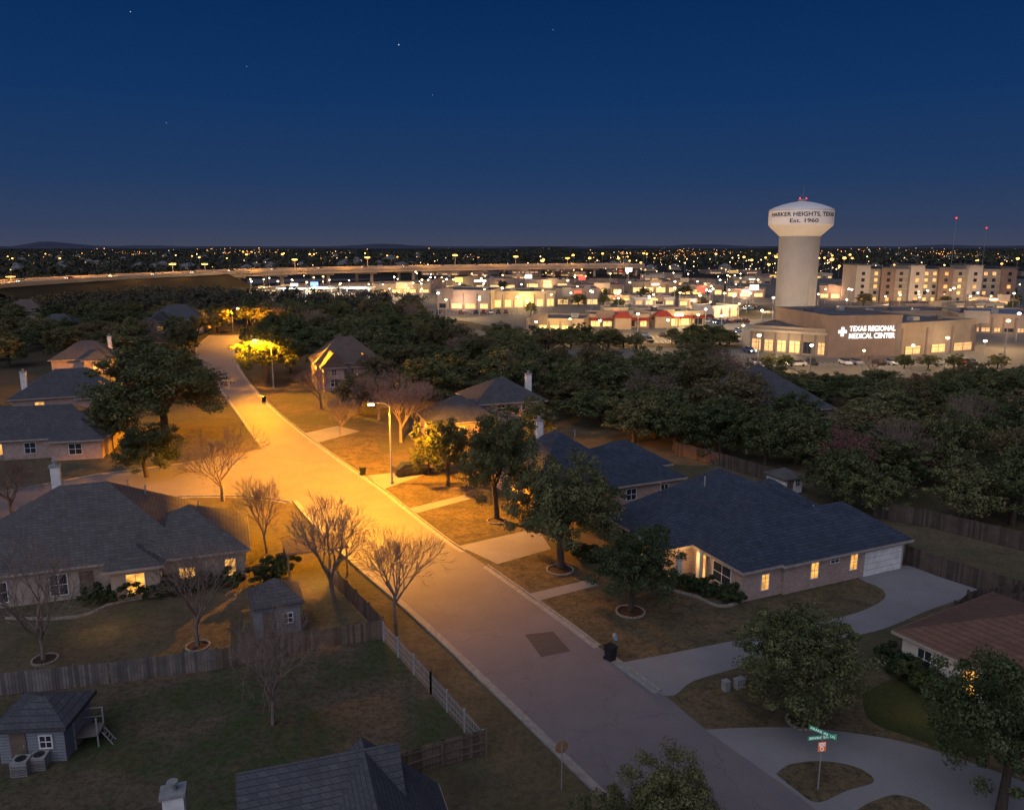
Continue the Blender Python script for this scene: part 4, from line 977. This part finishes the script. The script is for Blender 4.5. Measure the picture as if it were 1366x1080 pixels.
for o_ in (-12, -4, 4, 13.5):
    mb = MB(); ribbon(mb, pp[18:], o_-.5, o_+.5, -3.2, -.903); obj('girder', mb, m_br, t)
for s_ in (-1, 1):
    mb = MB(); ribbon(mb, pp, s_*15-.2, s_*15+.2, .003, 1.1); obj('barrier', mb, m_br, t)
for i in range(20, len(pp), 3):
    p = pp[i]
    for x in (-6, 6): obj('pier', MB().box(p.x+x-1.1, p.x+x+1.1, p.y-9, p.y-7, 0, 5.99), m_br, t)
    obj('pier_cap', MB().box(p.x-10, p.x+10, p.y-9.4, p.y-6.6, 6.0, 7.25), m_br, t)
mb = MB(); q = pp[:22]
for i, p in enumerate(q):
    d = (q[min(i+1, len(q)-1)]-q[max(i-1, 0)]).normalized(); nn = Vector((d.y, -d.x, 0)); e = p+nn*38; a = p+nn*14.9; b = p-nn*14.9; e2 = p-nn*44
    mb.v += [(e.x, e.y, -.1), (a.x, a.y, 9.55), (b.x, b.y, 9.55), (e2.x, e2.y, -.1)]
for i in range(len(q)-1):
    for j in range(3): mb.f.append([4*i+j, 4*i+4+j, 4*i+5+j, 4*i+1+j])
mb.f.append([4*(len(q)-1)+j for j in range(4)])
struct('highway_embankment', mb, m_bank, 'grassy embankment carrying the highway')
def far_lamp_mesh(h_, r_):
    a = MB().lathe([(.18, 0), (.1, h_-.2)], 6)
    b = MB().lathe([(r_*.5, h_-r_*.9), (r_, h_-r_*.5), (r_, h_), (r_*.4, h_+r_*.3)], 8)
    ma = bpy.data.meshes.new('pole'); ma.from_pydata(a.v, [], a.f); ma.materials.append(m_galv)
    mb_ = bpy.data.meshes.new('lamp_head'); mb_.from_pydata(b.v, [], b.f); return ma, mb_
pa, ha = far_lamp_mesh(11, 1.15); ha.materials.append(m_sodfar)
pb, hb = far_lamp_mesh(8.5, .5); hb.materials.append(m_lampw)
pc, hc = far_lamp_mesh(8.5, .5); hc.materials.append(emis('warm_lot_lamp', (1, .60, .22), 16))
def far_lamp(b, kind, lab, grp, s_=1, hs=None):
    t = thing('lamp_post', lab, 'lamp post', b, 0, grp, (s_, s_, hs or s_)); pm, hm_ = ((pa, ha), (pb, hb), (pc, hc))[kind]
    inst('pole', pm, t); inst('lamp_head', hm_, t)
ords = ['first', 'second', 'third', 'fourth', 'fifth', 'sixth', 'seventh', 'eighth', 'ninth', 'tenth']
for i, (u, v) in enumerate([(14, 369), (230, 352), (273, 352), (393, 346), (490, 343), (607, 340), (688, 342), (757, 344)]):
    best = min(pp, key=lambda p: abs(683+F*p.x/(p.y*cp+(H-8.5)*sp)-u)); d = best.y+12; hgt_ = at(u, v, d).z-10.5
    far_lamp((at(u, v, d).x, d, 10.5), 0, ords[i]+' sodium highway lamp from the left on the overpass', None, 1.9, hgt_/11)
for i in range(1, len(pp), 3):
    lamp('overpass_side_fill', pp[i]+Vector((6, -26, 5)), 8000, (1, .45, .10), .5)  # added fill lamps off the near edge, lighting the barrier's outer side
    if i % 2: lamp('highway_deck_light', pp[i]+Vector((0, 0, 9)), 26000, (1, .40, .07), .5)
for i in range(70):
    u = random.choice([random.uniform(0, 560), random.uniform(700, 1366), random.uniform(700, 1366)]); v = random.uniform(350, 370) if u > 700 else random.uniform(344, 356)
    b = P(u, v); far_lamp(b, random.choice((0, 0, 2)), 'distant orange lamp post on the plain beyond the highway', 'distant lamp posts', random.uniform(.8, 1.5))
lots = [(335, 388), (360, 384), (372, 396), (440, 388), (455, 398), (520, 398), (545, 404), (585, 420), (640, 420), (690, 418), (735, 414), (790, 412), (820, 408), (715, 456), (760, 452), (800, 456), (850, 452), (890, 456), (930, 452), (962, 442), (985, 424), (1000, 412), (965, 420), (1015, 440), (990, 460), (940, 440), (1100, 405), (1128, 418), (1090, 415), (1180, 410), (1225, 412), (1270, 410), (1320, 412), (1350, 415), (1010, 492), (1080, 498), (1150, 498), (1215, 492), (1260, 490), (1310, 490), (1340, 470), (1355, 455), (680, 400), (560, 388), (620, 398), (880, 398), (940, 396), (1030, 425), (1035, 403), (1110, 440)]
lots += [(random.uniform(330, 1010), random.uniform(376, 400)) for _ in range(70)]+[(random.uniform(1110, 1366), random.uniform(376, 416)) for _ in range(26)]+[(random.uniform(590, 1000), random.uniform(402, 424)) for _ in range(30)]
for i, (u, v) in enumerate(lots): far_lamp(P(u, v), 1 if i % 2 else 2, 'lit parking lot lamp post among the shops', 'parking lot lamp posts', random.uniform(.6, 1.1))
for (u, v) in [(350, 388), (450, 392), (540, 396), (610, 400), (700, 414), (780, 450), (860, 452), (940, 448), (985, 425), (830, 402), (1000, 402), (1110, 420), (1220, 416), (1320, 418), (1040, 494), (1170, 498), (1280, 488), (1340, 466), (640, 378), (760, 380), (870, 382), (950, 386), (620, 425), (1180, 380), (1300, 380), (900, 416)]:
    lamp('lot_light', P(u, v)+Vector((0, 0, 10)), (20000 if u < 1010 else 12000)*random.uniform(.45, 1.4), (1, .60, .24), .5)
# red masts
for (u, v, vt, lab) in [(1267, 372, 292, 'tall thin mast with red beacon above the hotel'), (1309, 365, 305, 'shorter thin mast with red beacon right of the tall one')]:
    b = P(u, v); h_ = at(u, vt, b.y).z; t = thing('radio_mast', lab, 'mast', b); obj('mast', MB().tube((0, 0, 0), (0, 0, h_), .25, .1, 4), m_galv, t)
    obj('beacon', MB().lathe([(.5, h_), (.75, h_+.7), (.4, h_+1.4)], 8), m_red, t)

# cars
def carmesh():
    b = MB(); prof = [(-2.25, .3), (2.25, .3), (2.3, .65), (2.1, .85), (1.0, .95), (-1.6, 1.0), (-2.2, .95), (-2.3, .6)]
    n = len(prof)
    b.v = [(x, -.88, z) for x, z in prof]+[(x, .88, z) for x, z in prof]; b.f = [list(range(n)), list(range(2*n-1, n-1, -1))]+[[i, n+i, n+(i+1) % n, (i+1) % n] for i in range(n)]
    g_ = MB(); pr = [(-1.75, .98), (1.05, .94), (.35, 1.42), (-1.2, 1.45)]
    g_.v = [(x, -.74, z) for x, z in pr]+[(x, .74, z) for x, z in pr]; g_.f = [[0, 1, 2, 3], [7, 6, 5, 4]]+[[i, 4+i, 4+(i+1) % 4, (i+1) % 4] for i in range(4)]
    return b, g_
b, g_ = carmesh(); bodies = []
for nm, c in (('white', (.5, .5, .5)), ('black', (.03, .03, .035)), ('silver', (.25, .26, .28)), ('black', (.03, .03, .035)), ('red', (.16, .025, .02)), ('blue', (.05, .09, .2))):
    me = bpy.data.meshes.new('body'); me.from_pydata(b.v, [], b.f); me.materials.append(M('paint_'+nm, c, c, 1, .3)); bodies.append((nm, me))
gm = bpy.data.meshes.new('cabin'); gm.from_pydata(g_.v, [], g_.f); gm.materials.append(m_dkglass)
wq = MB().tube((0, -.1, 0), (0, .1, 0), .32, .32, 10); wm_ = bpy.data.meshes.new('wheel'); wm_.from_pydata(wq.v, [], wq.f); wm_.materials.append(m_black)
hl = MB().box(2.2, 2.32, -.8, -.5, .62, .78).box(2.2, 2.32, .5, .8, .62, .78); hlm = bpy.data.meshes.new('headlight'); hlm.from_pydata(hl.v, [], hl.f); hlm.materials.append(emis('headlight', (1, .9, .7), 12))
def car(p, rz, on=False, z=0, lab=None, grp='cars parked at the shops', ci=None):
    nm, me = random.choice(bodies) if ci is None else bodies[ci]; t = thing('parked_car' if not on else 'car', lab or nm+' car parked on the lots by the shops', 'car', (p.x, p.y, z), rz, grp)
    inst('body', me, t); inst('cabin', gm, t)
    for x in (-1.4, 1.4):
        for y in (-.8, .8): inst('wheel', wm_, t, (x, y, .32))
    if on: inst('headlight', hlm, t)
car(P(550, 632), R(24), False, .014, 'dark car parked under the trees right of the nearest street lamp', None, 1)
for (v, u0, u1, n, occ) in [(449, 722, 985, 22, .55), (456, 735, 985, 20, .5), (430, 905, 1000, 9, .7), (486, 1000, 1300, 20, .4), (404, 600, 780, 16, .5), (388, 340, 560, 20, .5), (418, 580, 700, 12, .5), (413, 950, 1015, 7, .8), (443, 820, 990, 13, .5)]:
    for i in range(n):
        if random.random() < occ: car(P(u0+(u1-u0)*(i+.5)/n, v), R(90)+random.choice((0, math.pi))+random.uniform(-.05, .05))
for i in range(2, len(pp)-2, 3):
    d = (pp[i+1]-pp[i]); car(pp[i]+Vector((0, -5, 0)), math.atan2(d.y, d.x)+math.pi, True, 10.56, 'car with headlights on driving the overpass', 'cars on the overpass')
for (u, v, r_) in [(960, 432, 200), (972, 446, 60), (1000, 470, -80), (1062, 488, 180), (945, 424, 170)]: car(P(u, v), R(r_), True, 0, 'car with headlights on between the shops', 'driving cars among the shops')

# distant houses
hb_ = MB(); hb_.box(-7, 7, -5, 5, 0, 3.4); dw = bpy.data.meshes.new('wall'); dw.from_pydata(hb_.v, [], hb_.f); dw.materials.append(s_tan)
hr = MB(); roof_block(hr, -7, 7, -5, 5, 3.45, .7, 'hip'); dr = bpy.data.meshes.new('roof'); dr.from_pydata(hr.v, [], hr.f); dr.materials.append(M('far_roof', (.15, .14, .14), (.09, .09, .09), .3))
lw = MB().box(-5, -3.6, -5.1, -5.01, 1, 2.3); lwm = bpy.data.meshes.new('window'); lwm.from_pydata(lw.v, [], lw.f); lwm.materials.append(emis('far_window', (1, .55, .2), 3))
for i in range(110):
    v = 328+random.uniform(9, 34)**1; u = random.uniform(-20, 560) if i < 80 else random.uniform(780, 1380)
    t = thing('distant_house', 'small pale house on the plain beyond the highway', 'house', P(u, v), random.uniform(-.6, .6), 'houses beyond the highway')
    inst('wall', dw, t); inst('roof', dr, t); inst('window', lwm, t)
# far lights: uncountable
cl = [(random.uniform(0, 1366), random.uniform(333, 350), random.uniform(8, 40)) for _ in range(24)]+[(random.uniform(800, 1366), random.uniform(333, 348), random.uniform(10, 50)) for _ in range(14)]
for nm, c, n, st in (('orange', (1, .40, .09), 620, 4.5), ('white', (1, .78, .48), 140, 3.5), ('bright_glow', (1, .62, .26), 240, 8)):
    mb = MB()
    for i in range(n):
        if nm == 'bright_glow':
            u = random.gauss(900, 190); vv = random.uniform(348, 376)
        elif random.random() < .8:
            cu_, cv_, cs_ = random.choice(cl); u = random.gauss(cu_, cs_); vv = random.gauss(cv_, 1.8)
        else: u = random.uniform(-20, 1386); vv = 330+random.random()**1.6*30
        if vv < 330.5: continue
        b = P(u, vv); px1 = b.y/F; r_ = px1*(.12+.5*random.random()**2.6)*(1.4 if nm == 'bright_glow' else 1); z = random.uniform(4, 8)
        if b.y > 9000: continue
        k = len(mb.v); mb.v += [(b.x+r_, b.y, z), (b.x-r_, b.y, z), (b.x, b.y+r_, z), (b.x, b.y-r_, z), (b.x, b.y, z+r_), (b.x, b.y, z-r_)]
        mb.f += [[k, k+2, k+4], [k+2, k+1, k+4], [k+1, k+3, k+4], [k+3, k, k+4], [k+2, k, k+5], [k+1, k+2, k+5], [k+3, k+1, k+5], [k, k+3, k+5]]
    tag(obj('distant_lights', mb, emis('city_light_'+nm, c, st)), 'scattered '+nm.replace('_', ' ')+' town lights below the horizon', 'lights', kind='stuff')
# stars
sm_ = MB().lathe([(2, -6), (7, 0), (2, 6)], 8); sme = bpy.data.meshes.new('star'); sme.from_pydata(sm_.v, [], sm_.f); sme.materials.append(emis('starlight', (.8, .88, 1), .8))
for (u, v, s_, lab) in [(532, 60, 1.0, 'brightest star near the top of the sky'), (174, 16, .7, 'star high at the upper left'), (329, 89, .45, 'faint star left of the brightest one'), (222, 164, .45, 'faint star low on the left'), (738, 40, .45, 'faint star right of the brightest one'), (577, 127, .4, 'dim star below the brightest one')]:
    o = bpy.data.objects.new('star', sme); col.objects.link(o); o.location = at(u, v, 9500); o.scale = (s_, s_, s_); tag(o, lab, 'star')
print('done', len(bpy.data.objects), 'wood', len(cand))
